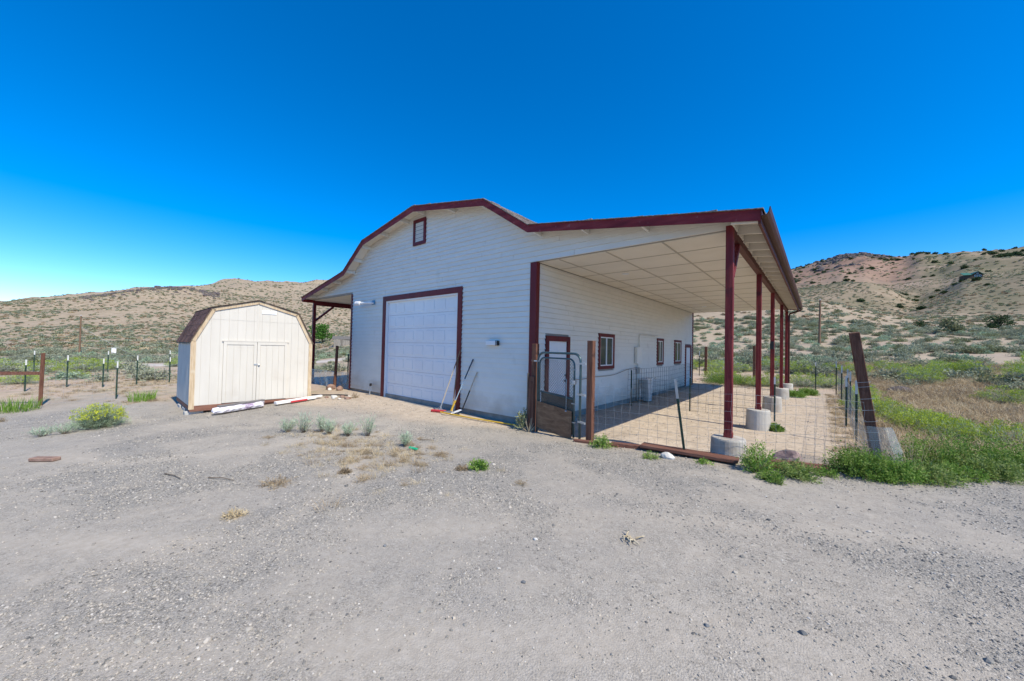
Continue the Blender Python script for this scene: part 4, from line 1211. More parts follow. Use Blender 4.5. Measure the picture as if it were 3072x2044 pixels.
# ------------------------------------------------------------ fences
def wire_mesh(mb, path, h, dx, rows_, r=.002, z0=.03, wob=.012, seed=0):
    """welded stock wire: uprights each dx, line wires at the given heights, hung along a ground path"""
    rng = random.Random(seed)
    P_ = [Vector(p) for p in path]
    seg = [(P_[i + 1] - P_[i]).length for i in range(len(P_) - 1)]; tot = sum(seg)

    def at(s):
        for i, l in enumerate(seg):
            if s <= l or i == len(seg) - 1: return P_[i].lerp(P_[i + 1], min(s / l, 1))
            s -= l
    n = int(tot / dx)
    gpt = [at(i * dx) for i in range(n + 1)]
    off = [[Vector((rng.uniform(-wob, wob), rng.uniform(-wob, wob), rng.uniform(-wob, wob))) for _ in rows_] for _ in gpt]
    for i, g in enumerate(gpt):
        mb.tube([g + Vector((0, 0, z0 + zz)) + off[i][k] for k, zz in enumerate(rows_)], r, 4, cap=False)
    for k, zz in enumerate(rows_):
        for i in range(n):
            mb.tube([gpt[i] + Vector((0, 0, z0 + zz)) + off[i][k], gpt[i + 1] + Vector((0, 0, z0 + zz)) + off[i + 1][k]], r, 4, cap=False)


def tpost(par, x, y, h, tip=.14, lean=(0, 0), tipmat='tpost_tip', name='steel_post'):
    z = gz(x, y)
    a = Vector((x, y, z - .2)); b_ = Vector((x + lean[0], y + lean[1], z + h))
    d = (b_ - a).normalized()
    c = b_ - d * tip
    mb = MB()
    for p, q in ((a, c),):
        mb.bar(p, q, .038, .008, up=(0, 1, 0)).bar(p + Vector((0, .018, 0)), q + Vector((0, .018, 0)), .008, .032, up=(0, 1, 0))
    # studs along the face
    nst = int(h / .055)
    for i in range(nst):
        p = a.lerp(c, .2 + .8 * i / nst) + Vector((0, -.008, 0)); mb.box((p.x - .012, p.y - .007, p.z), (p.x + .012, p.y + .001, p.z + .02))
    o = obj(name, mb, M['tpost'], par)
    mt = MB().bar(c, b_, .039, .009, up=(0, 1, 0)).bar(c + Vector((0, .018, 0)), b_ + Vector((0, .018, 0)), .009, .033, up=(0, 1, 0))
    obj('post_tip', mt, M[tipmat], o)
    return o


def wood_post(par, x, y, h, w, lean=(0, 0), m='wood', name='wooden_post', round_=False):
    z = gz(x, y); a = Vector((x - lean[0] * .1, y - lean[1] * .1, z - .25)); b_ = Vector((x + lean[0], y + lean[1], z + h))
    mb = MB()
    if round_: mb.tube([a, a.lerp(b_, .5) + Vector((.008, .004, 0)), b_], w / 2, 10, w / 2 * .92)
    else: mb.bar(a, b_, w, w, up=(0, 1, 0), w2=w * .97)
    return obj(name, mb, M[m], par, bevel=0 if round_ else .006)


G0, G1 = Vector((.24, -.22, 0)), Vector((1.66, -.50, 0))
FC = Vector((5.78, 1.0, 0))
pen = thing('pen_fence', (3.4, -.4, 0), 'welded wire pen fence on steel posts round the porch yard', 'fence')
rows8 = [0, .1, .21, .33, .46, .6, .75, .9, 1.02]
g_ = lambda x, y: (x, y, gz(x, y))
wm = MB()
wire_mesh(wm, [g_(1.72, -.5), g_(3.3, -.42), g_(4.35, -.33), g_(5.2, .45), g_(5.78, 1.0)], 1.0, .155, rows8, .0019, seed=1)
obj('front_wire', wm, M['wire'], pen)
wm = MB()
wire_mesh(wm, [g_(5.72, 1.1), g_(5.68, 3.4), g_(5.74, 9.3), g_(5.72, 14.2), g_(4.98, 14.9), g_(2.3, 17.2), g_(-.4, 17.9)], 1.0, .16, [0, .1, .2, .32, .45, .6, .78, 1.0], .0022, seed=2)
obj('side_wire', wm, M['wire'], pen)
tpost(pen, 3.42, -.40, 1.25, .32, lean=(-.16, -.12), tipmat='metal')
for (x, y, h) in ((5.67, 3.5, 1.32), (5.62, 5.9, 1.3), (5.78, 7.6, 1.35), (5.8, 9.27, 1.35), (5.72, 11.0, 1.4), (5.66, 14.1, 1.45), (4.98, 14.9, 1.35), (4.17, 5.25, 1.2)):
    tpost(pen, x, y, h, .28 if x > 5.5 else .2, tipmat='metal' if x > 5.5 else 'tpost_tip')
tpost(pen, -.49, 17.6, 1.5, .3)
wood_post(pen, -.26, 18.2, 1.75, .14)
wood_post(pen, 2.34, 17.4, 1.9, .13)
lp = wood_post(pen, FC.x, FC.y, 2.12, .125, lean=(-.30, -.22), name='leaning_post')
lp['label'] = 'thick wooden corner post leaning over beside the green weeds'
# wire wraps round the leaning post
for k, zz in enumerate((.5, .62, .78, .95, 1.12, 1.3, 1.37)):
    t = (zz + .05) / 2.3
    c_ = Vector((FC.x - .30 * t, FC.y - .22 * t, gz(FC.x, FC.y) + zz))
    q = .071
    obj('wire_wrap', MB().tube([c_ + Vector((a * q, b_ * q, .012 * a)) for a, b_ in ((-1, -1), (1, -1), (1, 1), (-1, 1), (-1, -1))], .003, 4), M['metal'], lp)
# netting sheet bent round the corner
nt = MB(); z_ = gz(FC.x, FC.y)
cols_n = [(5.60, 1.9), (5.63, 1.45), (5.66, 1.0), (5.74, .86), (5.9, .9), (5.99, 1.0), (6.02, 1.1)]
for i, (x, y) in enumerate(cols_n):
    nt.v += [(x, y, z_ - .02), (x - .05 + .06 * (i > 3), y - .05, z_ + .35), (x - .12 + .03 * (i > 3), y - .09, z_ + .72 - .05 * (i == 6))]
for i in range(len(cols_n) - 1):
    for k in range(2): nt.f.append((i * 3 + k, (i + 1) * 3 + k, (i + 1) * 3 + k + 1, i * 3 + k + 1))
obj('corner_netting', nt, M['netting'], pen)
# low netting on the first metres of the front wire
nt = MB()
for i in range(9):
    t = i / 8; x, y = 1.78 + t * 1.9, -.5 + t * .1
    nt.v += [(x, y + .012, gz(x, y)), (x, y + .012, gz(x, y) + .56 + .02 * math.sin(i * 2))]
for i in range(8): nt.f.append((i * 2, i * 2 + 2, i * 2 + 3, i * 2 + 1))
# timbers along the foot of the fence
for nm, p, q, w, h, lab in (('timber', (1.5, -.70, .06), (2.35, -.62, .08), .11, .05, 'short reddish timber at the foot of the gate post'),
                            ('timber', (2.2, -.60, .08), (5.5, .28, .13), .12, .09, 'long timber lying along the foot of the pen fence'),
                            ('plank', (2.72, -.50, .19), (4.15, -.42, .17), .24, .05, 'reddish plank resting on the timber before the pier'),
                            ('plank', (4.4, -.40, .12), (5.6, .52, .16), .14, .05, 'half buried plank between the weeds under the fence')):
    zo = (gz(p[0], p[1]) + gz(q[0], q[1])) / 2
    p = (p[0], p[1], gz(p[0], p[1]) + (.02 if nm == 'timber' else .085 if p[0] < 4 else .03)); q = (q[0], q[1], gz(q[0], q[1]) + (.02 if nm == 'timber' else .06 if p[0] < 4 else .03))
    o = obj(nm, MB().bar(p, q, w, h), M['wood_x'], None, loc=p, bevel=.006)
    tag(o, lab, nm)

# wire panels inside the pen
cp = thing('wire_panel', (.3, 8.0, 0), 'dark wire stock panels standing along the barn wall', 'wire panel')
for k, (p, q) in enumerate((((.22, 4.95), (.5, 8.4)), ((.5, 8.45), (.3, 12.3)))):
    wm = MB(); wire_mesh(wm, [g_(*p), g_(*q)], 1.2, .2, [0, .15, .3, .47, .64, .82, 1.0, 1.16], .005, wob=.004, seed=30 + k)
    obj('panel', wm, M['rustwire'], cp)
cf = thing('cross_fence', (1.2, 5.6, 0), 'low wire fence crossing the pen from wall to post', 'fence')
wm = MB(); wire_mesh(wm, [g_(.25, 6.1), g_(2.04, 5.32), g_(4.17, 5.25)], .9, .2, [0, .14, .3, .48, .66, .84], .0035, seed=35); obj('wire', wm, M['rustwire'], cf)
tpost(cf, 2.04, 5.32, 1.05, .02)
tpost(cf, .32, 5.0, 1.2, .02)
# bin leaning against the wall
bn = thing('plastic_bin', (.35, 6.5, 0), 'off white plastic bin leaning against the barn wall', 'bin')
zb_ = gz(.4, 6.5)
sh_ = MB()
for (zz, wx, wy) in ((0, .10, .14), (.72, .16, .21), (.74, .18, .23), (.78, .18, .23), (.78, .15, .2), (.06, .09, .13)):
    for a, b_ in ((-1, -1), (1, -1), (1, 1), (-1, 1)): sh_.v.append((.36 + a * wx - .12 * zz, 6.4 + b_ * wy, zb_ + .03 + zz))
for i in range(5):
    for j in range(4): sh_.f.append((i * 4 + j, i * 4 + (j + 1) % 4, (i + 1) * 4 + (j + 1) % 4, (i + 1) * 4 + j))
sh_.f.append((3, 2, 1, 0)); sh_.f.append((20, 21, 22, 23))
obj('bin_shell', sh_, M['bin'], bn)
obj('bin_rim', MB().box((.36 - .19 - .09, 6.4 - .24, zb_ + .79), (.36 + .19 - .09, 6.4 + .24, zb_ + .82)), M['white'], bn)
obj('bin_handle', MB().tube([(.52, 6.2, zb_ + .83), (.60, 6.24, zb_ + .9), (.60, 6.56, zb_ + .9), (.52, 6.6, zb_ + .83)], .014, 6), M['bin'], bn)

# ------------------------------------------------------------ pen gate
gp = thing('gate_post', (.2, -.24, 0), 'tall reddish gate post standing at the barn corner', 'post')
obj('post_shaft', MB().box((.14, -.30, -.2), (.26, -.18, 1.93)), M['wood'], gp, bevel=.006)
sp_ = obj('side_board', MB().box((.085, -.335, -.2), (.245, -.303, 1.20)), M['wood'], gp, bevel=.004)
obj('edge_strip', MB().box((.06, -.345, -.2), (.083, -.29, 1.27)), M['ply_dark'], gp)
gq = thing('gate_post', (1.72, -.5, 0), 'reddish gate post between the gate and the wire fence', 'post')
obj('post_shaft', MB().box((1.66, -.56, -.2), (1.78, -.44, 2.0)), M['wood'], gq, bevel=.006)
gate = thing('pen_gate', (.9, -.35, 0), 'green tube pen gate with chain link and plywood sheets', 'gate')
GA, GB = Vector((.33, -.31, 0)), Vector((1.52, -.545, 0))
gu_ = (GB - GA).normalized()


def arch(a, b_, z0, z1, r, rad=.2):
    pts = [Vector((a.x, a.y, z0)), Vector((a.x, a.y, z1 - rad))]
    for k in range(1, 7):
        t = k / 6 * math.pi / 2; pts.append(a + gu_ * (rad - rad * math.cos(t)) + Vector((0, 0, z1 - rad + rad * math.sin(t))))
    for k in range(0, 7):
        t = k / 6 * math.pi / 2; pts.append(b_ - gu_ * (rad - rad * math.sin(t)) + Vector((0, 0, z1 - rad + rad * math.cos(t))))
    pts.append(Vector((b_.x, b_.y, z0)))
    return MB().tube(pts, r, 10)


obj('arch_frame', arch(GA, GB, .0, 1.74, .024, .17), M['tube'], gate, smooth=True)
La, Lb = GA + gu_ * .055, GB - gu_ * .155
lf_ = obj('gate_leaf', arch(La, Lb, .08, 1.63, .019, .14), M['tube'], gate, smooth=True)
obj('mid_rail', MB().tube([La + Vector((0, 0, .90)), Lb + Vector((0, 0, .83))], .016, 8), M['tube'], lf_)
ns = Vector((gu_.y, -gu_.x, 0))     # outward
cl = MB()
wd = (Lb - La).length; z0c, z1c = .30, 1.60
s_ = .062
k = -int((z1c - z0c) / s_) - 1
while k * s_ < wd:
    for sgn in (1, -1):
        # a diagonal across the mesh rectangle
        pts = []
        for t in (0, 1):
            pass
        x0 = k * s_
        if sgn == 1: a, b_ = (x0, z0c), (x0 + (z1c - z0c), z1c)
        else: a, b_ = (x0, z1c), (x0 + (z1c - z0c), z0c)
        # clip to the leaf
        (xa, za), (xb, zb) = a, b_
        t0 = max(0, (0.015 - xa) / (xb - xa)); t1 = min(1, (wd - .015 - xa) / (xb - xa))
        if t1 - t0 > .02:
            pa = La + gu_ * (xa + (xb - xa) * t0) + Vector((0, 0, za + (zb - za) * t0)) + ns * (.003 * sgn)
            pb_ = La + gu_ * (xa + (xb - xa) * t1) + Vector((0, 0, za + (zb - za) * t1)) + ns * (.003 * sgn)
            cl.tube([pa, pb_], .0032, 4, cap=False)
    k += 1
obj('chain_link', cl, M['rustwire'], lf_)


def gate_sheet(u0, u1, z0, z1, off, m, nm, dz=0.):
    a = La + gu_ * u0 + ns * off; b_ = La + gu_ * u1 + ns * off; th = ns * .012
    mb = MB().hexa([(a.x, a.y, z0 + dz), (b_.x, b_.y, z0 - .0), (b_.x - th.x, b_.y - th.y, z0), (a.x - th.x, a.y - th.y, z0 + dz), (a.x, a.y, z1 + dz), (b_.x, b_.y, z1), (b_.x - th.x, b_.y - th.y, z1), (a.x - th.x, a.y - th.y, z1 + dz)])
    return obj(nm, mb, m, gate)


gate_sheet(.03, wd - .02, .12, .86, -.03, M['ply_dark'], 'rear_board', .05)
gate_sheet(-.02, wd - .03, .03, .60, .035, M['ply'], 'plywood_sheet', .08)
for zz in (1.55, .95, .42):
    a = GB + Vector((0, 0, zz)); obj('hinge_strap', MB().bar(a - gu_ * .04, a + gu_ * .17 + ns * .05, .03, .035), M['metal'], gate)
a = GA + Vector((0, 0, 1.55)); obj('hinge_strap', MB().bar(a - gu_ * .2, a + gu_ * .03, .03, .03), M['metal'], gate)
for zz in (1.42, 1.2, .75, .38):
    a = Lb + Vector((0, 0, zz)); obj('tension_band', MB().bar(a - gu_ * .05, a + gu_ * .025, .045, .018), M['metal'], lf_)
obj('latch', MB().box((Lb.x - .03, Lb.y - .05, 1.13), (Lb.x + .035, Lb.y + .04, 1.21)), M['metal'], lf_, bevel=.008)
ch = MB(); cpos = La + gu_ * (wd * .82) + ns * .03
for k in range(26):
    zz = 1.22 - k * .024
    ch.bar((cpos.x - .004, cpos.y, zz), (cpos.x + .004, cpos.y, zz - .026), .010 if k % 2 else .004, .004 if k % 2 else .010)
ch.lathe([(.02, 0), (.028, .012), (.02, .024)], (cpos.x, cpos.y, 1.22 - 27 * .024), 10)
obj('chain', ch, M['metal'], gate)

# ------------------------------------------------------------ tools by the garage door
def tool(name, p, segs, label, cat):
    """a leaning handle in coloured lengths: segs = [(t0, t1, radius, material)] along p -> q"""
    t = thing(name, p[0], label, cat)
    a, b_ = Vector(p[0]), Vector(p[1])
    for t0, t1, r, m in segs:
        obj('handle', MB().tube([a.lerp(b_, t0), a.lerp(b_, (t0 + t1) / 2), a.lerp(b_, t1)], r, 8), M[m], t, smooth=False)
    return t


t = tool('push_broom', ((-2.88, -.42, .08), (-2.50, -.065, 1.72)), [(0, .12, .017, 'metal'), (.12, .7, .016, 'handlewood'), (.7, 1, .016, 'handledark')], 'push broom with red head and pale handle leaning on the door trim', 'broom')
obj('broom_head', MB().bar((-3.12, -.52, .055), (-2.70, -.36, .06), .07, .05), M['redplastic'], t, bevel=.01)
br = MB(); rr_ = random.Random(4)
for k in range(160):
    u = rr_.random(); x = -3.12 + .42 * u; y = -.52 + .16 * u + rr_.uniform(-.03, .03)
    br.tube([(x, y, .05), (x + rr_.uniform(-.012, .012), y + rr_.uniform(-.015, .015), gz(x, y))], .003, 3, cap=False)
obj('bristles', br, M['redplastic'], t)
obj('brace', MB().tube([(-2.98, -.47, .085), (-2.86, -.40, .2), (-2.8, -.41, .085)], .006, 6), M['metal'], t)
t = tool('squeegee', ((-2.50, -.34, .10), (-2.02, -.03, 1.50)), [(0, .2, .026, 'yellow'), (.2, .62, .012, 'bluehandle'), (.62, 1, .018, 'navyhandle')], 'long squeegee with yellow socket and dark blue grip', 'squeegee')
obj('squeegee_head', MB().bar((-2.72, -.40, .05), (-2.30, -.30, .05), .035, .05), M['metal'], t)
obj('rubber_blade', MB().bar((-2.72, -.40, .012), (-2.30, -.30, .012), .012, .05), M['black'], t)
t = tool('garden_spade', ((-2.20, -.22, .14), (-1.86, -.028, 1.16)), [(0, .52, .018, 'black'), (.52, 1, .017, 'handlewood')], 'spade with black and pale handle and light grey blade', 'spade')
bl = MB()
for u, w in ((0, .10), (.35, .14), (.7, .13), (1, .03)):
    p = Vector((-2.20, -.22, .14)).lerp(Vector((-2.42, -.44, .02)), u)
    q = Vector((.72, -.69, 0))
    bl.v += [tuple(p - q * w + Vector((0, 0, .015))), tuple(p), tuple(p + q * w + Vector((0, 0, .015)))]
for i in range(3):
    for j in range(2): bl.f.append((i * 3 + j, i * 3 + j + 1, (i + 1) * 3 + j + 1, (i + 1) * 3 + j))
b_ = obj('blade', bl, M['white'], t); sm_ = b_.modifiers.new('thick', 'SOLIDIFY'); sm_.thickness = .006
t = tool('wood_pole', ((-2.62, -.20, .02), (-2.585, -.05, 1.55)), [(0, .25, .02, 'raw'), (.25, 1, .019, 'handledark')], 'brown wooden pole standing against the red door trim', 'pole')
o = obj('yellow_pole', MB().tube([(-2.75, -.50, .05), (-1.6, -.42, .035), (-.3, -.24, .03)], .018, 8), M['yellow'], None, loc=(-1.6, -.42, 0)); tag(o, 'yellow fibreglass pole lying along the barn foundation', 'pole')
o = obj('wood_strip', MB().bar((-2.6, -.58, gz(-2.6, -.58) + .015), (-1.1, -.38, gz(-1.1, -.38) + .02), .04, .025), M['raw'], None, loc=(-2, -.5, 0)); tag(o, 'thin bare wood strip lying beside the yellow pole', 'strip')

# ------------------------------------------------------------ left yard fence
lfence = thing('yard_fence', (-13.3, -7.5, -.2), 'wire fence with wooden rail post and steel posts left of the shed', 'fence')
wp = wood_post(lfence, -13.35, -7.55, 1.62, .085, lean=(.07, .02))
obj('rail', MB().bar((-13.28, -7.55, gz(-13.35, -7.55) + 1.0), (-14.9, -11.2, gz(-14.9, -11.2) + .98), .05, .10), M['wood_x'], lfence)
tpost(lfence, -13.34, -5.97, 1.28, .22)
tpost(lfence, -12.5, -3.1, 1.25, .22)
wm = MB(); wire_mesh(wm, [g_(-13.3, -7.4), g_(-13.34, -5.97), g_(-12.6, -3.4), g_(-11.4, -1.0)], 1., .3, [.0, .16, .34, .54, .76, .98], .0022, seed=50); obj('wire', wm, M['wire'], lfence)
far = thing('pasture_fence', (-17, -6, 0), 'line of white tipped steel posts with wire beyond the yard', 'fence')
line = [(-16.5, -10.2), (-16.87, -8.05), (-17.5, -7.1), (-16.83, -6.18), (-17.0, -5.22), (-17.2, -4.18), (-17.3, -3.2), (-17.3, -1.6)]
for i, (x, y) in enumerate(line):
    tpost(far, x, y, 1.15 if i % 2 else 1.25, .2)
wm = MB(); wire_mesh(wm, [g_(x, y) for x, y in line], 1., .3, [.05, .3, .55, .8, 1.0], .0024, seed=51); obj('wire', wm, M['wire'], far)
far2 = thing('back_pasture_fence', (-24, -6, 0), 'farther fence line of small white tipped posts before the track', 'fence')
line = [(-23.5, -13), (-23.8, -10.6), (-24, -8.2), (-24, -5.8), (-23.8, -3.4), (-23.5, -1)]
for (x, y) in line: tpost(far2, x, y, 1.2, .2)
wm = MB(); wire_mesh(wm, [g_(x, y) for x, y in line], 1., .5, [.3, .6, .9], .003, seed=52); obj('wire', wm, M['wire'], far2)

# netting and post between shed and barn
nf = thing('netting_fence', (-10.9, .0, 0), 'netting fence with clear sheet under the left porch opening', 'fence')
wood_post(nf, -10.0, -.1, 1.72, .12, lean=(.03, .06), round_=True)
tpost(nf, -9.35, .12, 1.4, .02)
nt = MB(); n = 26
for i in range(n + 1):
    t = i / n; x = -12.65 + t * 3.7; y = .0 + .05 * math.sin(t * 9)
    for k, zz in enumerate((0, .2, .42, .66)):
        nt.v.append((x, y + .05 * math.sin(i * 1.3 + k * 1.1) * (k < 3), gz(x, y) + zz))
for i in range(n):
    for k in range(3): nt.f.append((i * 4 + k, (i + 1) * 4 + k, (i + 1) * 4 + k + 1, i * 4 + k + 1))
obj('clear_sheet', nt, M['film'], nf)
wm = MB(); wire_mesh(wm, [g_(-12.65, .06), g_(-8.95, .06)], .9, .12, [0, .2, .4, .6, .8, .95], .0022, seed=60); obj('wire', wm, M['wire'], nf)
for i, (x, y, s_, m, lab) in enumerate(((-9.75, -.35, .2, 'rock_red', 'reddish rock at the foot of the round fence post'), (-9.2, -.25, .17, 'rock_red', 'pinkish rock against the netting near the barn corner'), (-9.5, -.5, .1, 'rock_white', 'small pale rock between the two reddish rocks'))):
    o = obj('rock', shift(rock_mb(70 + i, s_, s_ * .9, s_ * .75), (x, y, gz(x, y) + s_ * .3)), M[m], None, loc=(x, y, gz(x, y))); tag(o, lab, 'rock')

# ------------------------------------------------------------ litter and loose stones
o = obj('boulder', shift(rock_mb(3, .24, .19, .2, 3), (4.72, .55, gz(4.72, .55) + .1)), M['rock_purple'], None, loc=(4.72, .55, 0)); tag(o, 'purple grey boulder inside the pen fence', 'rock')
o = obj('rock', shift(rock_mb(4, .1, .07, .05), (4.78, .95, gz(4.78, .95) + .02)), M['rock_purple'], None, loc=(4.78, .95, 0)); tag(o, 'small flat purple rock behind the boulder', 'rock')
o = obj('rock', shift(rock_mb(5, .12, .08, .065), (3.24, -.78, gz(3.24, -.78) + .03)), M['rock_white'], None, loc=(3.24, -.78, 0)); tag(o, 'white rock lying before the plank at the fence', 'rock')
o = obj('brick_piece', MB().bar((-4.85, -7.28, gz(-4.8, -7.2) + .03), (-4.5, -7.02, gz(-4.5, -7.) + .03), .12, .06), M['rock_red'], None, loc=(-4.69, -7.15, -.2), bevel=.012); tag(o, 'flat red brown slab lying on the left gravel', 'slab')
sc = MB(); x, y = 3.80, -3.66; zg = gz(x, y); rr_ = random.Random(6)
for k in range(9):
    a = rr_.uniform(0, 6.28); p = Vector((x + rr_.uniform(-.05, .05), y + rr_.uniform(-.05, .05), zg + .015))
    sc.tube([p, p + Vector((math.cos(a) * .05, math.sin(a) * .05, .018)), p + Vector((math.cos(a + .5) * .10, math.sin(a + .5) * .09, .004))], .009, 5, .004)
o = obj('dry_stalk', sc, M['bone'], None, loc=(x, y, zg)); tag(o, 'curled pale dead stalk lying on open gravel', 'dead stalk')
o = obj('plastic_scrap', MB().bar((-.45, -3.05, .04), (-.30, -2.98, .02), .05, .03), M['greenscrap'], None, loc=(-.4, -3.02, 0), bevel=.006); tag(o, 'bright green plastic scrap on the gravel', 'scrap')
for i, (x, y, s_, lab) in enumerate(((5.0, -4.04, .018, 'blue grey pebble among the coarse gravel near the sandy patch'), (4.55, -4.35, .014, 'dark elongated stone lying on the gravel'), (3.45, -4.75, .015, 'rounded blue green pebble on sandy gravel'), (3.15, -4.2, .019, 'pale angular stone standing out of fine gravel'), (2.2, -5.1, .015, 'small dark stone on the dusty gravel'))):
    o = obj('pebble', shift(rock_mb(90 + i, s_ * 1.3, s_, s_ * .7), (x, y, gz(x, y) + s_ * .35)), M['rock_white'] if i == 3 else M['rock_grey'], None, loc=(x, y, gz(x, y))); tag(o, lab, 'stone')
for i, (p, q, lab) in enumerate((((-1.35, -5.65), (-.95, -5.45), 'thin dark stick lying on the gravel beside the dry patch'), ((-2.1, -6.0), (-1.6, -5.9), 'second thin stick farther out on the gravel'), ((-.9, -2.5), (-.65, -2.35), 'short brown stick near the grey green tufts'))):
    o = obj('stick', MB().tube([(p[0], p[1], gz(*p) + .012), ((p[0] + q[0]) / 2, (p[1] + q[1]) / 2 + .02, gz(*p) + .03), (q[0], q[1], gz(*q) + .012)], .008, 5, .004), M['twig'], None, loc=(p[0], p[1], gz(*p))); tag(o, lab, 'stick')
# ------------------------------------------------------------ far things
def pole(x, y, h, label, r=.13):
    z = gz(x, y)
    t = thing('utility_pole', (x, y, z), label, 'pole')
    obj('shaft', MB().tube([(x, y, z - .5), (x + .02, y, z + h * .5), (x + .05, y, z + h)], r, 10, r * .75), M['pole'], t)
    obj('insulator', MB().lathe([(.05, 0), (.07, .05), (.04, .14)], (x + .05, y, z + h), 8), M['block'], t)
    return t


t = pole(-61.4, -6.7, 4.6, 'bare wooden pole on the left sagebrush slope', .085)
obj('guy_wire', MB().tube([(-61.4, -6.7, 3.2), (-61.8, -2.6, gz(-61.8, -2.6))], .014, 5), M['bin'], t)
pole(5.16, 43.7, 4.75, 'tall thin pole on the slope beyond the gutter end', .12)
z = gz(-62, -3.9)
o = obj('marker_box', MB().box((-62.2, -4.15, z - .1), (-61.9, -3.75, z + .75)).box((-62.23, -4.18, z + .75), (-61.87, -3.72, z + .8)), M['white_paper'], None, loc=(-62, -3.9, z)); tag(o, 'small white utility box on the left slope near the pole', 'utility box')


def foliage_tree(name, loc, H, R, trunk_h, n, ln, m, label, cat, seed, group=None, low=0.):
    rng = random.Random(seed)
    t = thing(name, loc, label, cat, group)
    tr = MB(); x, y, z = loc
    tr.tube([(x, y, z - .2), (x + .03 * H, y, z + trunk_h), (x, y + .02 * H, z + H * .62)], .045 * H, 8, .015 * H)
    cen = []
    for k in range(9):
        a = rng.uniform(0, 6.28); e = rng.uniform(.3, 1); rr = R * rng.uniform(.35, .75)
        c = Vector((x + math.cos(a) * rr, y + math.sin(a) * rr, z + trunk_h + (H - trunk_h) * rng.uniform(low, .85)))
        cen.append((c, R * rng.uniform(.35, .55)))
        tr.tube([(x, y, z + trunk_h * .9), ((x + c.x) / 2, (y + c.y) / 2, (z + trunk_h + c.z) / 2 + .05 * H), tuple(c)], .014 * H, 5, .005 * H, cap=False)
    cen.append((Vector((x, y, z + H - R * .4)), R * .5))
    obj('trunk', tr, M['bark'], t)
    lf = MB()
    for k in range(n):
        c, r = cen[rng.randrange(len(cen))]
        v = rv(rng).normalized() * r * rng.random() ** .4
        v.z *= .8
        leafquad(lf, c + v, v.normalized() * .6 + rv(rng), rv(rng), ln * rng.uniform(.6, 1.3), ln * .6)
    obj('crown', lf, m, t)
    return t


foliage_tree('shade_tree', (-96, 35, gz(-96, 35)), 4.6, 2.6, .9, 1500, .5, M['treeleaf'], 'round leafy green tree beside the weathered shed', 'tree', 5, low=.1)
foliage_tree('pinyon_shrub', (17.2, 59.5, gz(17.2, 59.5)), 1.7, 1.35, .2, 700, .25, M['sagedark'], 'broad open shrub tree on the tan flat, with ragged crown', 'tree', 6, low=0.)
foliage_tree('juniper_tree', (24, 74.4, gz(24, 74.4)), 1.9, 1.3, .15, 1100, .24, M['juniper'], 'dense round dark green juniper on the valley floor', 'tree', 7, low=0.)
foliage_tree('small_juniper', (16.6, 70.8, gz(16.6, 70.8)), 1.0, .9, .1, 400, .22, M['juniper'], 'small low juniper beside the tan trail', 'tree', 8, low=0.)
foliage_tree('olive_shrub', (7.7, 44, gz(7.7, 44)), 1.0, 1.0, .1, 350, .2, M['sagedark'], 'olive green shrub beyond the top of the leaning post', 'shrub', 9, low=0.)

# weathered shed with board fence
ox, oy = -63.2, 23.6; oz = gz(ox, oy)
os_ = thing('weathered_shed', (ox, oy, oz), 'low grey board shed with sagging roof beside a board fence', 'shed')
for k in range(9):
    u = k * .38
    obj('wall_board', MB().bar((ox + u * .45, oy + u * .9, oz - .1), (ox + u * .45, oy + u * .9, oz + 1.45 + .05 * (k % 2)), .36, .05, up=(.9, -.45, 0)), M['greywood'], os_)
obj('shed_roof', MB().hexa([(ox - .35, oy - .4, oz + 1.45), (ox + 1.9, oy + 3.2, oz + 1.45), (ox - .6, oy + 4.3, oz + 2.0), (ox - 2.7, oy + .8, oz + 2.0), (ox - .35, oy - .4, oz + 1.55), (ox + 1.9, oy + 3.2, oz + 1.55), (ox - .6, oy + 4.3, oz + 2.12), (ox - 2.7, oy + .8, oz + 2.12)]), M['greywood'], os_)
obj('side_wall', MB().bar((ox, oy, oz + .65), (ox - 2.2, oy + 1.1, oz + .65), .06, 1.5), M['darkwood'], os_)
bf = thing('board_fence', (ox + 2.5, oy + 5, oz), 'weathered upright board fence running towards the blue house', 'fence')
for k in range(17):
    u = 3.7 + k * .42; x, y = ox + u * .45, oy + u * .9
    z = gz(x, y)
    obj('fence_board', MB().bar((x, y, z - .1), (x, y, z + 1.35 + .1 * math.sin(k * 2.3)), .3, .05, up=(.9, -.45, 0)), M['greywood'], bf)
obj('fence_rail', MB().bar((ox + 1.6, oy + 3.3, oz + 1.1), (ox + 4.6, oy + 9.4, oz + 1.35), .06, .1), M['greywood'], bf)

# blue house
bx, by = -71, 33.5; bz = gz(bx, by)
bh = thing('blue_house', (bx, by, bz), 'bright blue house with porch showing past the barn corner', 'house')
# gable end turned to the yard: facade along u
u = Vector((.55, .835, 0)); v = Vector((-.835, .55, 0))


HS = 1.0


def hp(a, b_, c): q = Vector((bx, by, bz)) + (u * a + v * b_) * HS; return (q.x, q.y, q.z + c * HS)


def hbox(a0, a1, b0, b1, c0, c1): return MB().hexa([hp(a0, b0, c0), hp(a1, b0, c0), hp(a1, b1, c0), hp(a0, b1, c0), hp(a0, b0, c1), hp(a1, b0, c1), hp(a1, b1, c1), hp(a0, b1, c1)])


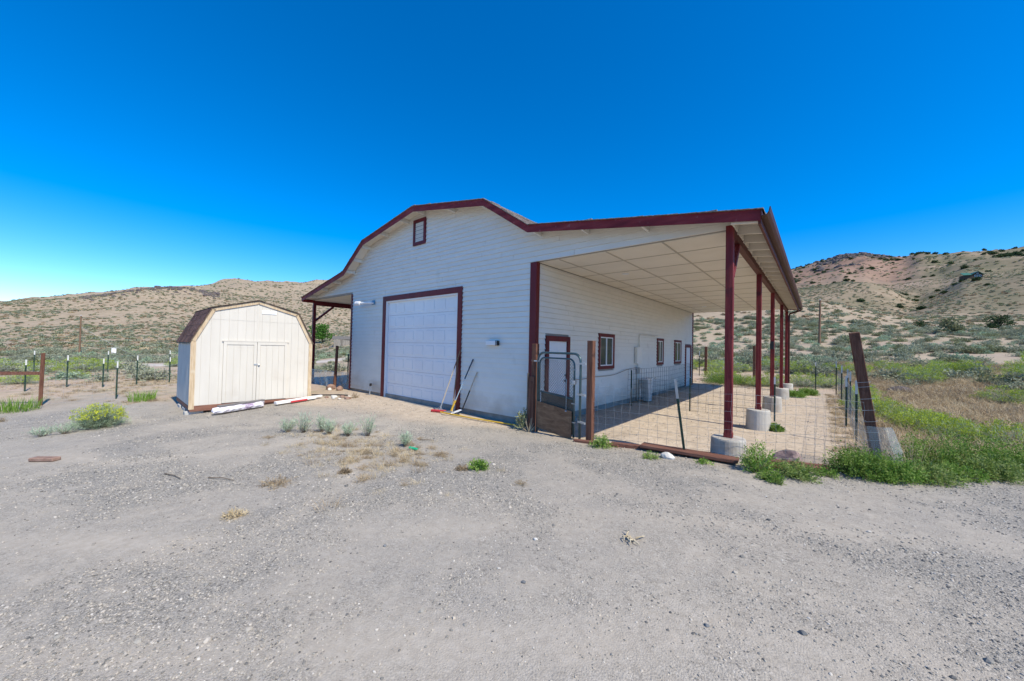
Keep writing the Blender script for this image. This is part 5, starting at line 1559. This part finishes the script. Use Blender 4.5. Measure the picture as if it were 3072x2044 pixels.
for k in range(10): obj('siding_board', hbox(0, 8, 0 + .01 * (k % 2), 5, k * .26 - .1, k * .26 + .155), M['bluehouse'], bh)
gb = MB(); pts_ = [(0, 2.5), (8, 2.5), (4, 4.6)]
gb.add([hp(a, 0, c) for a, c in pts_] + [hp(a, 5, c) for a, c in pts_], [(0, 1, 2), (5, 4, 3), (0, 3, 4, 1), (1, 4, 5, 2), (2, 5, 3, 0)])
obj('gable', gb, M['bluehouse'], bh)
for s_ in (0, 1):
    x0, x1 = (-.5, 4) if s_ == 0 else (8.5, 4)
    r_ = MB().hexa([hp(x0, -.5, 2.3), hp(x1, -.5, 4.7), hp(x1, 5.5, 4.7), hp(x0, 5.5, 2.3), hp(x0, -.5, 2.45), hp(x1, -.5, 4.85), hp(x1, 5.5, 4.85), hp(x0, 5.5, 2.45)])
    obj('roof', r_, M['greyplastic'], bh)
wi = obj('window', hbox(1.0, 2.4, -.06, .0, .8, 1.9), M['white_paper'], bh); obj('pane', hbox(1.1, 2.3, -.08, -.061, .9, 1.8), M['glass'], wi)
wi = obj('window', hbox(4.6, 6.0, -.06, .0, .8, 1.9), M['white_paper'], bh); obj('pane', hbox(4.7, 5.9, -.08, -.061, .9, 1.8), M['glass'], wi)
obj('porch_column', hbox(3.2, 3.4, -1.2, -1.0, -.1, 2.3), M['white_paper'], bh)
obj('porch_column', hbox(6.6, 6.8, -1.2, -1.0, -.1, 2.3), M['white_paper'], bh)
obj('porch_roof', hbox(2.8, 7.2, -1.4, -.01, 2.3, 2.5), M['rock_red'], bh)
obj('door', hbox(3.55, 4.4, -.05, .0, -.1, 1.9), M['rock_red'], bh)

# hillside house
hx, hy_ = 57.8, 248; hz = gz(hx, hy_) + .7
hh = thing('hillside_house', (hx, hy_, hz), 'low cabin with green metal roof high on the right hill', 'house')
u = Vector((.97, .22, 0)); v = Vector((-.22, .97, 0)); bx, by, bz = hx, hy_, hz; HS = .55
obj('wall', hbox(-5, 5, 0, 7, -1.5, 2.2), M['darkwood'], hh)
g2 = MB(); g2.add([hp(-1.5, -.02, 2.2), hp(5, -.02, 2.2), hp(2.2, -.02, 4.4), hp(-1.5, 6, 2.2), hp(5, 6, 2.2), hp(2.2, 6, 4.4)], [(0, 1, 2), (5, 4, 3), (0, 3, 4, 1), (1, 4, 5, 2), (2, 5, 3, 0)]); obj('gable', g2, M['darkwood'], hh)
for a, b_ in (((-2.2, 1.7), (2.2, 4.6)), ((5.8, 1.7), (2.2, 4.6))):
    obj('roof', MB().hexa([hp(a[0], -.8, a[1]), hp(b_[0], -.8, b_[1]), hp(b_[0], 7, b_[1]), hp(a[0], 7, a[1]), hp(a[0], -.8, a[1] + .25), hp(b_[0], -.8, b_[1] + .25), hp(b_[0], 7, b_[1] + .25), hp(a[0], 7, a[1] + .25)]), M['greenroof'], hh)
obj('roof', MB().hexa([hp(-6, -.8, 1.8), hp(-1.2, -.8, 1.8), hp(-1.2, 3.5, 4.2), hp(-6, 3.5, 4.2), hp(-6, -.8, 2.05), hp(-1.2, -.8, 2.05), hp(-1.2, 3.5, 4.45), hp(-6, 3.5, 4.45)]), M['greenroof'], hh)
for a in (.4, 1.9, 3.2):
    wi = obj('window', hbox(a, a + 1.0, -.12, -.03, .3, 1.9), M['white_paper'], hh); obj('pane', hbox(a + .12, a + .88, -.15, -.121, .42, 1.78), M['glass'], wi)
wi = obj('window', hbox(1.7, 2.7, -.12, -.03, 2.5, 3.6), M['white_paper'], hh); obj('pane', hbox(1.8, 2.6, -.15, -.121, 2.6, 3.5), M['glass'], wi)

# ------------------------------------------------------------ single plants of the yard
def rabbit(seed, R, H, stems, per, tipfrac=.95, tips=16, tipz=.3): return bush_meshes(seed, R, H, stems, per, .10, .007, lo=.18, tipfrac=tipfrac, jitter=.35, stemr=.003, tiplen=.045, tips=tips, tipz=tipz)


S, Lf, T = rabbit(1, .50, .56, 330, 20, .8, 11, .42)
plant('rabbitbrush', (-8.05, -6.48, gz(-8.05, -6.48) - .02), [('stems', S, M['twig']), ('foliage', Lf, M['rabbitleaf']), ('flowers', T, M['rabbitflower'])], 'round yellow flowering rabbitbrush alone on the left gravel', 'shrub')
PL = [  # x, y, R, H, label
    (-7.85, -7.30, .34, .30, 'pale blue green tuft left of the flowering bush'),
    (-7.75, -6.98, .36, .34, 'pale blue green tuft touching the flowering bush'),
    (-9.2, -8.3, .3, .3, 'pale straw green tuft at the edge of the left gravel'),
    (-3.60, -3.92, .26, .30, 'blue green tuft at the shed end of the middle row'),
    (-3.30, -3.72, .34, .44, 'largest blue green tuft of the middle row'),
    (-3.05, -3.45, .22, .42, 'thin blue green tuft beside the largest one'),
    (-2.70, -3.45, .24, .34, 'sparse grey green tuft in the middle row'),
    (-2.30, -3.25, .25, .32, 'low grey green tuft over dry straw'),
    (-2.0, -2.98, .30, .42, 'upright blue green tuft at the garage end of the row'),
    (-.72, -2.95, .2, .26, 'pale tuft next to the green plastic scrap')]
for i, (x, y, R, H, lab) in enumerate(PL):
    S, Lf, T = bush_meshes(100 + i, R * .8, H * (.75 if i < 3 else 1.05), 46, 10, .065, .008, spread=.7, lo=.2, jitter=.35, stemr=.0025)
    plant('blue_green_tuft', (x, y, gz(x, y) - .015), [('stems', S, M['twig']), ('foliage', Lf, M['sageblue'])], lab, 'tuft', 'tufts on the gravel')
GR = [(-12.24, -5.41, .34, .36, 220, 'bright green grass clump beside the shed corner'), (-12.7, -7.95, .45, .42, 260, 'green grass clump at the foot of the wooden post'), (-12.9, -8.9, .4, .32, 200, 'green grass clump farther from the wooden post')]
for i, (x, y, R, h, n, lab) in enumerate(GR):
    o = obj('grass_clump', shift(grass_mesh(200 + i, n, R, h, .014, .45), (x, y, gz(x, y))), M['grassgreen'], None, loc=(x, y, gz(x, y))); tag(o, lab, 'grass')
WD = [  # x, y, R, H, stems, per, label
    (1.33, -3.10, .17, .17, 60, 18, 'small green weed alone on the gravel'),
    (2.12, -.82, .22, .22, 70, 18, 'green weed at the foot of the gate post'),
    (3.02, -.95, .15, .10, 40, 14, 'small green weed before the white rock'),
    (3.75, -.72, .14, .08, 30, 12, 'tiny weed at the end of the plank'),
    (4.42, -.62, .26, .42, 110, 26, 'upright green weed beside the first concrete pier'),
    (4.62, -.95, .2, .13, 60, 16, 'low green weed spreading on the gravel edge'),
    (4.86, -.52, .28, .26, 110, 24, 'rounded green weed before the boulder'),
    (5.15, -.15, .16, .14, 50, 14, 'small weed between boulder and leaning post'),
    (5.52, .25, .42, .42, 240, 30, 'bushy green weed before the leaning post'),
    (5.85, .30, .36, .34, 200, 28, 'green weed right under the netting corner'),
    (6.2, .55, .32, .26, 160, 26, 'low green weed on the gravel edge beside the netting'),
    (6.45, 1.6, .52, .74, 190, 30, 'tall feathery green weed beyond the netting'),
    (6.9, 1.9, .52, .70, 190, 30, 'tall green weed among the straw'),
    (6.55, 1.0, .30, .2, 140, 24, 'small green weed creeping onto the gravel'),
    (6.9, 1.35, .36, .32, 180, 26, 'green weed on the drive edge beside the creeping one'),
    (7.35, 2.1, .42, .55, 150, 28, 'green weed farther along the drive edge'),
    (7.85, 2.7, .42, .48, 150, 28, 'broad green weed along the drive edge'),
    (8.4, 3.2, .4, .4, 200, 26, 'last green weed along the drive edge')]
for i, (x, y, R, H, st, per, lab) in enumerate(WD):
    S, Lf, T = bush_meshes(300 + i, R, H, st, per, .036, .013, spread=1.05, lo=.2, jitter=.7, stemr=.0035)
    plant('green_weed', (x, y, gz(x, y) - .015), [('stems', S, M['bone' if i % 3 == 1 else 'weedpale']), ('foliage', Lf, M['weedpale' if i % 4 == 2 or i in (10, 16) else 'weedgreen'])], lab, 'weed', 'green weeds along the gravel edge')
for i, (x, y, lab) in enumerate(((6.15, 1.25, 'tan dead stalks rising from the weeds beside the netting'), (7.15, 2.3, 'dead stalks standing behind the tall green weeds'), (7.7, 3.0, 'bare dead stalks at the drive edge in the straw'))):
    S, Lf, T = bush_meshes(340 + i, .4, .75, 26, 4, .05, .006, spread=.8, lo=.5, jitter=.5, stemr=.003)
    plant('dead_stalks', (x, y, gz(x, y) - .01), [('stems', S, M['bone']), ('seed_heads', Lf, M['straw'])], lab, 'weed')
S, Lf, T = bush_meshes(350, .2, .5, 26, 12, .08, .03, lo=.3, jitter=.7, stemr=.004)
plant('thistle', (-.02, -.36, gz(0, -.36) - .01), [('stems', S, M['bone']), ('foliage', Lf, M['sagedark'])], 'dusty leafy thistle at the foot of the barn corner', 'weed')
S, Lf, T = bush_meshes(351, .22, .5, 22, 1, .05, .008, lo=.6, jitter=.7, stemr=.006)
plant('dead_weed', (.22, -.45, gz(.2, -.45) - .01), [('stems', S, M['bone'])], 'bare tan dead weed before the gate post', 'weed')
DR = [(-.30, -5.15, .24, .08, 'drybrown', 'flattened olive brown dead weed on the dry patch'), (.42, -5.76, .12, .05, 'straw', 'flat pale straw tuft on the gravel'), (-.1, -4.35, .09, .06, 'drybrown', 'small dead brown weed above the dry patch'), (1.15, -3.25, .10, .06, 'drybrown', 'dead brown tuft beside the small green weed'), (-7.0, -.75, .16, .22, 'drybrown', 'dry olive weed growing from the rubble'), (-11.0, -8.1, .18, .14, 'drybrown', 'small dry weed on the left dirt')]
for i, (x, y, R, H, m, lab) in enumerate(DR):
    S, Lf, T = bush_meshes(360 + i, R, H, 45, 10, .05, .008, spread=1.2, lo=.15, jitter=.6, stemr=.002)
    plant('dead_weed', (x, y, gz(x, y) - .008), [('stems', S, M['bone']), ('foliage', Lf, M[m])], lab, 'weed')

# rabbitbrush in the field on the right and behind the pen
rp = []
for s_ in range(3):
    S, Lf, T = rabbit(20 + s_, .62, .62, 190, 14, .98)
    rp.append(plant('rabbitbrush', (0, 0, -50), [('stems', S, M['twig']), ('foliage', Lf, M['rabbitleaf']), ('flowers', T, M['rabbitbloom'])], 'x', 'shrub'))
RB = []
rr_ = random.Random(12)
for k in range(8): RB.append((6.2 + k * .16 + rr_.uniform(-.1, .1), 9.6 - k * .62 + rr_.uniform(-.2, .2), rr_.uniform(.8, 1.15), 0))
for k in range(5): RB.append((6.9 + k * .28, 6.9 - k * .42, rr_.uniform(.7, .95), 0))
for k in range(4): RB.append((10.2 + k * .8, 14.0 + rr_.uniform(-.8, .8), rr_.uniform(1.1, 1.4), 0))
for (x, y, s_) in ((8.8, 19.3, 1.35), (6.3, 12.5, 1.0), (6.6, 14.6, 1.0)): RB.append((x, y, s_, 1))
for k in range(15): RB.append((-1.5 + k * 1.4 + rr_.uniform(-.4, .4), 20.5 + .23 * k + rr_.uniform(-1.2, 1.2), rr_.uniform(1.0, 1.6), 2))
for k in range(10): RB.append((8.0 + k * 1.05 + rr_.uniform(-.3, .3), 22.0 + rr_.uniform(-2.2, 1.2), rr_.uniform(1.2, 1.8), 2))
for (x, y, s_) in ((2.6, 15.2, 1.0), (3.3, 15.6, 1.1), (4.5, 16.2, 1.2), (5.4, 16.6, 1.1), (.7, 16.2, 1.2), (1.3, 16.8, 1.1)): RB.append((x, y, s_, 3))
LBL = {0: ('yellow green rabbitbrush in the bright mat outside the pen fence', 'rabbitbrush in the mats by the pen'), 1: ('single rounded rabbitbrush standing in the straw field', 'rabbitbrush standing alone in the straw'), 2: ('yellow green rabbitbrush in the band before the sage slope', 'rabbitbrush band behind the field'), 3: ('grey green rabbitbrush against the rear pen fence', 'rabbitbrush at the rear fence')}
for i, (x, y, s_, g) in enumerate(RB):
    c = copy_tree(rp[i % 3], (x, y, gz(x, y) - .03), rr_.uniform(0, 6.28), (s_ * rr_.uniform(.9, 1.2), s_, s_ * rr_.uniform(.75, 1.)))
    tag(c, LBL[g][0], 'shrub', LBL[g][1])
for (x, y, s_) in ((-19.5, -8.3, 1.1), (-27, -9.6, 1.6), (-25.5, -8.0, 1.5), (-25.5, -6.6, 1.8), (-26.5, -5.8, 1.4), (-19, -3.3, .7), (-28, -2.5, 1.1), (-33.5, -1.5, 1.2), (-22, -6.9, .9), (-27.5, -11.5, 1.7)):
    c = copy_tree(rp[int(abs(x * 7)) % 3], (x, y, gz(x, y) - .03), rr_.uniform(0, 6.28), (s_, s_, s_ * .7)); tag(c, 'olive yellow rabbitbrush on the flat near the dirt track', 'shrub', 'rabbitbrush by the dirt track')
for o in rp:
    for ch in list(o.children): bpy.data.objects.remove(ch)
    bpy.data.objects.remove(o)
for i, (x, y, R, H, lab) in enumerate(((1.0, 15.2, .9, .6, 'broad bright green weed patch outside the rear pen fence'), (2.0, 15.6, .8, .55, 'green weed patch beside the rear wooden post'), (4.35, 12.0, .4, .3, 'green weed behind the fourth concrete pier'), (4.75, 13.2, .4, .32, 'green weed near the downspout end of the porch'), (4.25, 3.9, .2, .16, 'small weed at the foot of the second pier'))):
    S, Lf, T = bush_meshes(400 + i, R, H, 190, 22, .06, .018, spread=1.05, lo=.15, jitter=.6)
    plant('green_weed', (x, y, gz(x, y) - .01), [('foliage', Lf, M['weedgreen'])], lab, 'weed')
o = obj('dark_rock', shift(rock_mb(8, .45, .3, .25), (7.75, 16.0, gz(7.75, 16.0) + .08)), M['rock_dark'], None, loc=(7.75, 16, 0)); tag(o, 'dark rock beside the rounded bush in the straw field', 'rock')

# ------------------------------------------------------------ sagebrush: near ones singly, the rest as cover
def one_mesh(name, parts):
    me = bpy.data.meshes.new(name); V, F, MI, ms = [], [], [], []
    for k, (mb, m) in enumerate(parts):
        o_ = len(V); V += mb.v; F += [tuple(i + o_ for i in f) for f in mb.f]; MI += [k] * len(mb.f); ms.append(m)
    me.from_pydata(V, [], F); me.polygons.foreach_set('material_index', MI)
    for m in ms: me.materials.append(m)
    return me


sg = []
for s_, (mt, R, H) in enumerate((('sage', .6, .62), ('sage', .7, .55), ('sage', .55, .7), ('sagedark', .55, .5), ('rabbitleaf', .5, .45))):
    S, Lf, T = bush_meshes(500 + s_, R, H, 60, 9, .13, .05, lo=.3, jitter=.7, stemr=.008)
    sg.append(one_mesh('sagebrush', [(Lf, M[mt]), (S, M['twig'])]))
lowsg = []
for s_, mt in enumerate(('sage', 'sage', 'sagedark', 'drybrown', 'straw')):
    S, Lf, T = bush_meshes(520 + s_, .6, .5, 26, 6, .26, .13, lo=.3, jitter=.8, stemr=.012)
    lowsg.append(one_mesh('shrub', [(Lf, M[mt])]))


def veg_ok(x, y):
    d = np.hypot(x - CAM[0], y - CAM[1])
    ok = (x < -18.5) | (y > 19.5) | ((x > 7) & (y > 17.5))
    road = abs(x - np.interp(y, [-40, -18, -9.5, -6, -2, 6, 24, 50, 80], [-38, -33, -30.5, -30.6, -30, -29.5, -33, -42, -60])) > 2.2
    house = np.hypot(x + 63, y - 24) > 4
    d2 = x - np.interp(y, [-40, -18, -9.5, -6, -2, 6, 24, 50, 80], [-38, -33, -30.5, -30.6, -30, -29.5, -33, -42, -60])
    near = (d2 > 0) & (d2 < 5.5) & (y < 8) & (fbm(x / 3, y / 3, 65) < .12)
    return ok & road & house & ~near


rg = np.random.RandomState(4)


def sample(n, d0, d1, a0=-22, a1=104, p=1.0):
    a = np.radians(rg.uniform(a0, a1, n)); d = np.sqrt(rg.uniform(d0 ** 2, d1 ** 2, n))
    return CAM[0] - np.sin(a) * d, CAM[1] + np.cos(a) * d, d, np.degrees(a)


X, Y, D, A = sample(9000, 18, 75)
dens = .30 + .65 * fbm(X / 7, Y / 7, 61) + .1 * sstep(24, 40, D)
keep = veg_ok(X, Y) & (rg.rand(len(X)) < np.clip(dens, .08, .9))
X, Y, D, A = X[keep], Y[keep], D[keep], A[keep]
o_ = np.argsort(D); X, Y, D, A = X[o_], Y[o_], D[o_], A[o_]
infov = (A > -15) & (A < 95)
hidden = (A > 17) & (A < 66)
nearest = [i for i in range(len(X)) if infov[i] and not hidden[i]][:270]
ns_ = set(nearest)
for i in nearest:
    vi = int(rg.randint(0, 5)); me = sg[vi]
    o = bpy.data.objects.new('sagebrush', me); COL.objects.link(o)
    s_ = rg.uniform(.55, 1.25)
    o.location = (X[i], Y[i], gz(X[i], Y[i]) - .04); o.rotation_euler = (0, 0, rg.uniform(0, 6.28)); o.scale = (s_ * rg.uniform(.9, 1.3), s_ * rg.uniform(.9, 1.3), s_ * rg.uniform(.7, 1.05))
    left = X[i] < -10
    kind_ = ('rounded grey green sagebrush', 'low spreading grey green sagebrush', 'tall narrow grey green sagebrush', 'olive green shrub', 'pale green shrub')[vi]
    if left: zone = 'between fences and dirt track' if X[i] > -29 else 'on the flat past the dirt track'
    elif X[i] > 7.5: zone = 'on the tan flat beyond the straw field'
    elif D[i] < 33: zone = 'just behind the rear pen fence'
    else: zone = 'on the slope foot around the thin pole'
    tag(o, kind_ + ' ' + zone, 'shrub', kind_ + ' ' + zone)
rest = np.array([i for i in range(len(X)) if i not in ns_])
protos = [bpy.data.objects.new('p', m_) for m_ in sg]
cs = proto_coll('sage_source', protos)


def emit(name, coll, X, Y, s0, s1, nidx, label, cat, zs=(.7, 1.05), wts=None, dz=.04):
    n = len(X); Z = ground_z(X, Y) - dz
    s_ = rg.uniform(s0, s1, n)
    scl = np.stack([s_ * rg.uniform(.9, 1.3, n), s_ * rg.uniform(.9, 1.3, n), s_ * rg.uniform(zs[0], zs[1], n)], -1)
    rot = np.stack([np.zeros(n), np.zeros(n), rg.uniform(0, 6.28, n)], -1)
    return scatter(name, coll, np.stack([X, Y, Z], -1), rot, scl, rg.choice(nidx, n, p=wts), label, cat)


emit('sagebrush_cover', cs, X[rest], Y[rest], .5, 1.2, 5, 'grey green sagebrush covering the middle ground', 'sagebrush')
protos = [bpy.data.objects.new('p', m_) for m_ in lowsg]
cl_ = proto_coll('hill_source', protos)
X, Y, D, A = sample(120000, 70, 420)
dens = .42 + .6 * fbm(X / 28, Y / 28, 71) + .35 * fbm(X / 8, Y / 8, 72) - .1 * sstep(150, 330, D) + .22 * sstep(60, 68, A)
keep = veg_ok(X, Y) & (rg.rand(len(X)) < np.clip(dens, .05, .95)) & ~((A > 18) & (A < 64) & (D < 400))
X, Y = X[keep], Y[keep]
emit('hillside_cover', cl_, X, Y, .3, 1.0, 5, 'countless low shrubs speckling the hillsides', 'hillside shrubs', wts=[.3, .2, .25, .17, .08])
X, Y, D, A = sample(50000, 420, 1000)
dens = .35 + .8 * fbm(X / 60, Y / 60, 73)
keep = (rg.rand(len(X)) < np.clip(dens, .03, .9)) & ~((A > 18) & (A < 64))
emit('far_hill_cover', cl_, X[keep], Y[keep], .9, 2.2, 5, 'small shrubs scattered over the far ridges', 'hillside shrubs', wts=[.3, .2, .4, .1, 0.])
# junipers on the right hills
jm_ = []
for s_ in range(3):
    S, Lf, T = bush_meshes(540 + s_, 1.5, 2.2, 50, 8, .6, .32, lo=.2, jitter=.9, stemr=.03)
    jm_.append(one_mesh('juniper', [(Lf, M['juniper'])]))
X, Y, D, A = sample(4200, 150, 950, -22, 16)
dens = .12 + .9 * fbm(X / 45, Y / 45, 81) + .3 * sstep(350, 700, D)
keep = rg.rand(len(X)) < np.clip(dens, .0, .6)
X, Y, D, A = X[keep], Y[keep], D[keep], A[keep]
ordr = np.argsort(D)[:60]
for i in ordr:
    o = bpy.data.objects.new('juniper', jm_[int(rg.randint(0, 3))]); COL.objects.link(o); s_ = rg.uniform(.5, 1.1)
    o.location = (X[i], Y[i], gz(X[i], Y[i]) - .1); o.rotation_euler = (0, 0, rg.uniform(0, 6.28)); o.scale = (s_, s_, s_ * .8)
    tag(o, 'dark juniper dotted on the right hillside', 'tree', 'junipers on the right hillside')
protos = [bpy.data.objects.new('p', m_) for m_ in jm_]
cj = proto_coll('juniper_source', protos)
r_ = np.setdiff1d(np.arange(len(X)), ordr)
emit('juniper_cover', cj, X[r_], Y[r_], .7, 1.6, 3, 'dark junipers scattered along the far ridge', 'junipers', zs=(.7, 1.), dz=.1)
# dark rock on the red summit and along the left crest
rk = [bpy.data.objects.new('p', one_mesh('rock', [(rock_mb(600 + k, 1, .8, .7, 1, .4), M['rock_dark'])])) for k in range(3)]
cr_ = proto_coll('rock_source', rk)
aa = np.radians(np.concatenate([rg.normal(-3.3, 1.3, 900), rg.normal(-1.6, 1.0, 300)])); dd = np.concatenate([rg.uniform(640, 800, 900), rg.uniform(520, 640, 300)])
X = CAM[0] - np.sin(aa) * dd; Y = CAM[1] + np.cos(aa) * dd
keep = fbm(X / 22, Y / 22, 91) > .0
X, Y = X[keep], Y[keep]
aa = np.radians(rg.uniform(79, 90, 260)); dd = rg.normal(250, 9, 260)
X = np.concatenate([X, CAM[0] - np.sin(aa) * dd]); Y = np.concatenate([Y, CAM[1] + np.cos(aa) * dd])
n = len(X); s_ = np.where(np.arange(n) < keep.sum(), rg.uniform(1.2, 4.5, n), rg.uniform(.4, 1.3, n))
scatter('rock_outcrop', cr_, np.stack([X, Y, ground_z(X, Y) + .1], -1), np.stack([rg.uniform(-.4, .4, n), rg.uniform(-.4, .4, n), rg.uniform(0, 6.28, n)], -1), np.stack([s_, s_, s_ * .9], -1), rg.randint(0, 3, n), 'dark broken rock along the hill crests', 'rock outcrop')

# ------------------------------------------------------------ straw and dead weeds in the right field
tf = [one_mesh('tuft', [(grass_mesh(700 + k, 46, .22, .34, .008, .8), M['straw' if k < 2 else 'drybrown'])]) for k in range(4)]
S, Lf, T = bush_meshes(710, .32, .3, 40, 9, .07, .012, lo=.15, jitter=.7, stemr=.003)
tf.append(one_mesh('tuft', [(Lf, M['drybrown']), (S, M['bone'])]))
ct = proto_coll('straw_source', [bpy.data.objects.new('p', m_) for m_ in tf])
n = 15000
X = rg.uniform(5.9, 22, n); Y = rg.uniform(.9, 26, n)
eg = np.interp(X, [5.2, 6, 7.5, 12, 20], [.3, 1.1, 2.7, 6.2, 13])
keep = (Y > eg) & (rg.rand(n) < np.clip(.75 + .7 * fbm(X / 2.2, Y / 2.2, 95), .05, 1) * np.where(Y < 12, 1, .6))
emit('straw_cover', ct, X[keep], Y[keep], .5, 1.2, 5, 'dry golden straw and dead weeds covering the right field', 'dry grass', zs=(.6, 1.1), wts=[.3, .25, .15, .1, .2], dz=.01)
n = 5000
X = rg.uniform(-24, -11.5, n); Y = rg.uniform(-13, -1, n)
keep = (rg.rand(n) < np.clip(.12 + .5 * fbm(X / 2.5, Y / 2.5, 97) + .25 * sstep(-16, -19, X), .02, .8)) & (np.hypot(X + 12.5, Y + 6.5) > .5)
emit('dry_grass_cover', ct, X[keep], Y[keep], .2, .55, 5, 'thin dry grass on the left dirt around the fences', 'dry grass', zs=(.4, .8), wts=[.35, .25, .1, .1, .2], dz=.01)
n = 1500
X = np.concatenate([rg.normal(-1.2, 1.1, 300), rg.uniform(5.3, 6.1, 500), rg.uniform(-.5, 5, 200)]); Y = np.concatenate([rg.normal(-3.6, .45, 300), rg.uniform(1.3, 14, 500), rg.uniform(13.6, 16.5, 200)])
emit('thin_straw', ct, X, Y, .12, .45, 5, 'wisps of dry straw along fence lines and on gravel', 'dry grass', zs=(.3, .9), wts=[.35, .25, .1, .1, .2], dz=.005)

# ------------------------------------------------------------ gravel stones
gs = [bpy.data.objects.new('p', one_mesh('stone', [(rock_mb(800 + k, 1, .78, .55, 1, .3), M['gravel_stone'])])) for k in range(5)]
cg = proto_coll('gravel_source', gs)


def gravel(n, d0, d1, s0, s1, pw):
    a = np.radians(rg.uniform(-24, 104, n)); d = d0 + (d1 - d0) * rg.rand(n) ** pw
    X = CAM[0] - np.sin(a) * d; Y = CAM[1] + np.cos(a) * d
    w = gravel_w(X, Y) * np.clip(.6 + 1.6 * (fbm(X * .8, Y * .8, 43) + .35 * fbm(X * 3, Y * 3, 45)), .1, 1)
    k = rg.rand(n) < w
    X, Y = X[k], Y[k]; n = len(X)
    s = s0 * np.exp(rg.rand(n) ** 2.2 * math.log(s1 / s0))
    return X, Y, s


def pen_stones(n):
    X = rg.uniform(.2, 5.6, n); Y = rg.uniform(-.2, 14, n)
    return X, Y, .004 * np.exp(rg.rand(n) ** 2 * 1.7)


parts = [pen_stones(5000), (rg.uniform(-8.5, 0, 3500), rg.uniform(-2.2, -.05, 3500), .004 * np.exp(rg.rand(3500) ** 2 * 1.6)), gravel(70000, 1.2, 4.5, .0035, .013, .75), gravel(70000, 4, 9, .005, .018, .8), gravel(26000, 8.5, 17, .008, .024, .8), gravel(700, 1.3, 12, .016, .034, .8)]
X = np.concatenate([p[0] for p in parts]); Y = np.concatenate([p[1] for p in parts]); s_ = np.concatenate([p[2] for p in parts]); n = len(X)
scatter('gravel', cg, np.stack([X, Y, ground_z(X, Y) + s_ * .12], -1), np.stack([rg.uniform(-.5, .5, n), rg.uniform(-.5, .5, n), rg.uniform(0, 6.28, n)], -1), np.stack([s_, s_, s_ * rg.uniform(.7, 1.2, n)], -1), rg.randint(0, 5, n), 'loose crushed gravel over the yard', 'gravel')
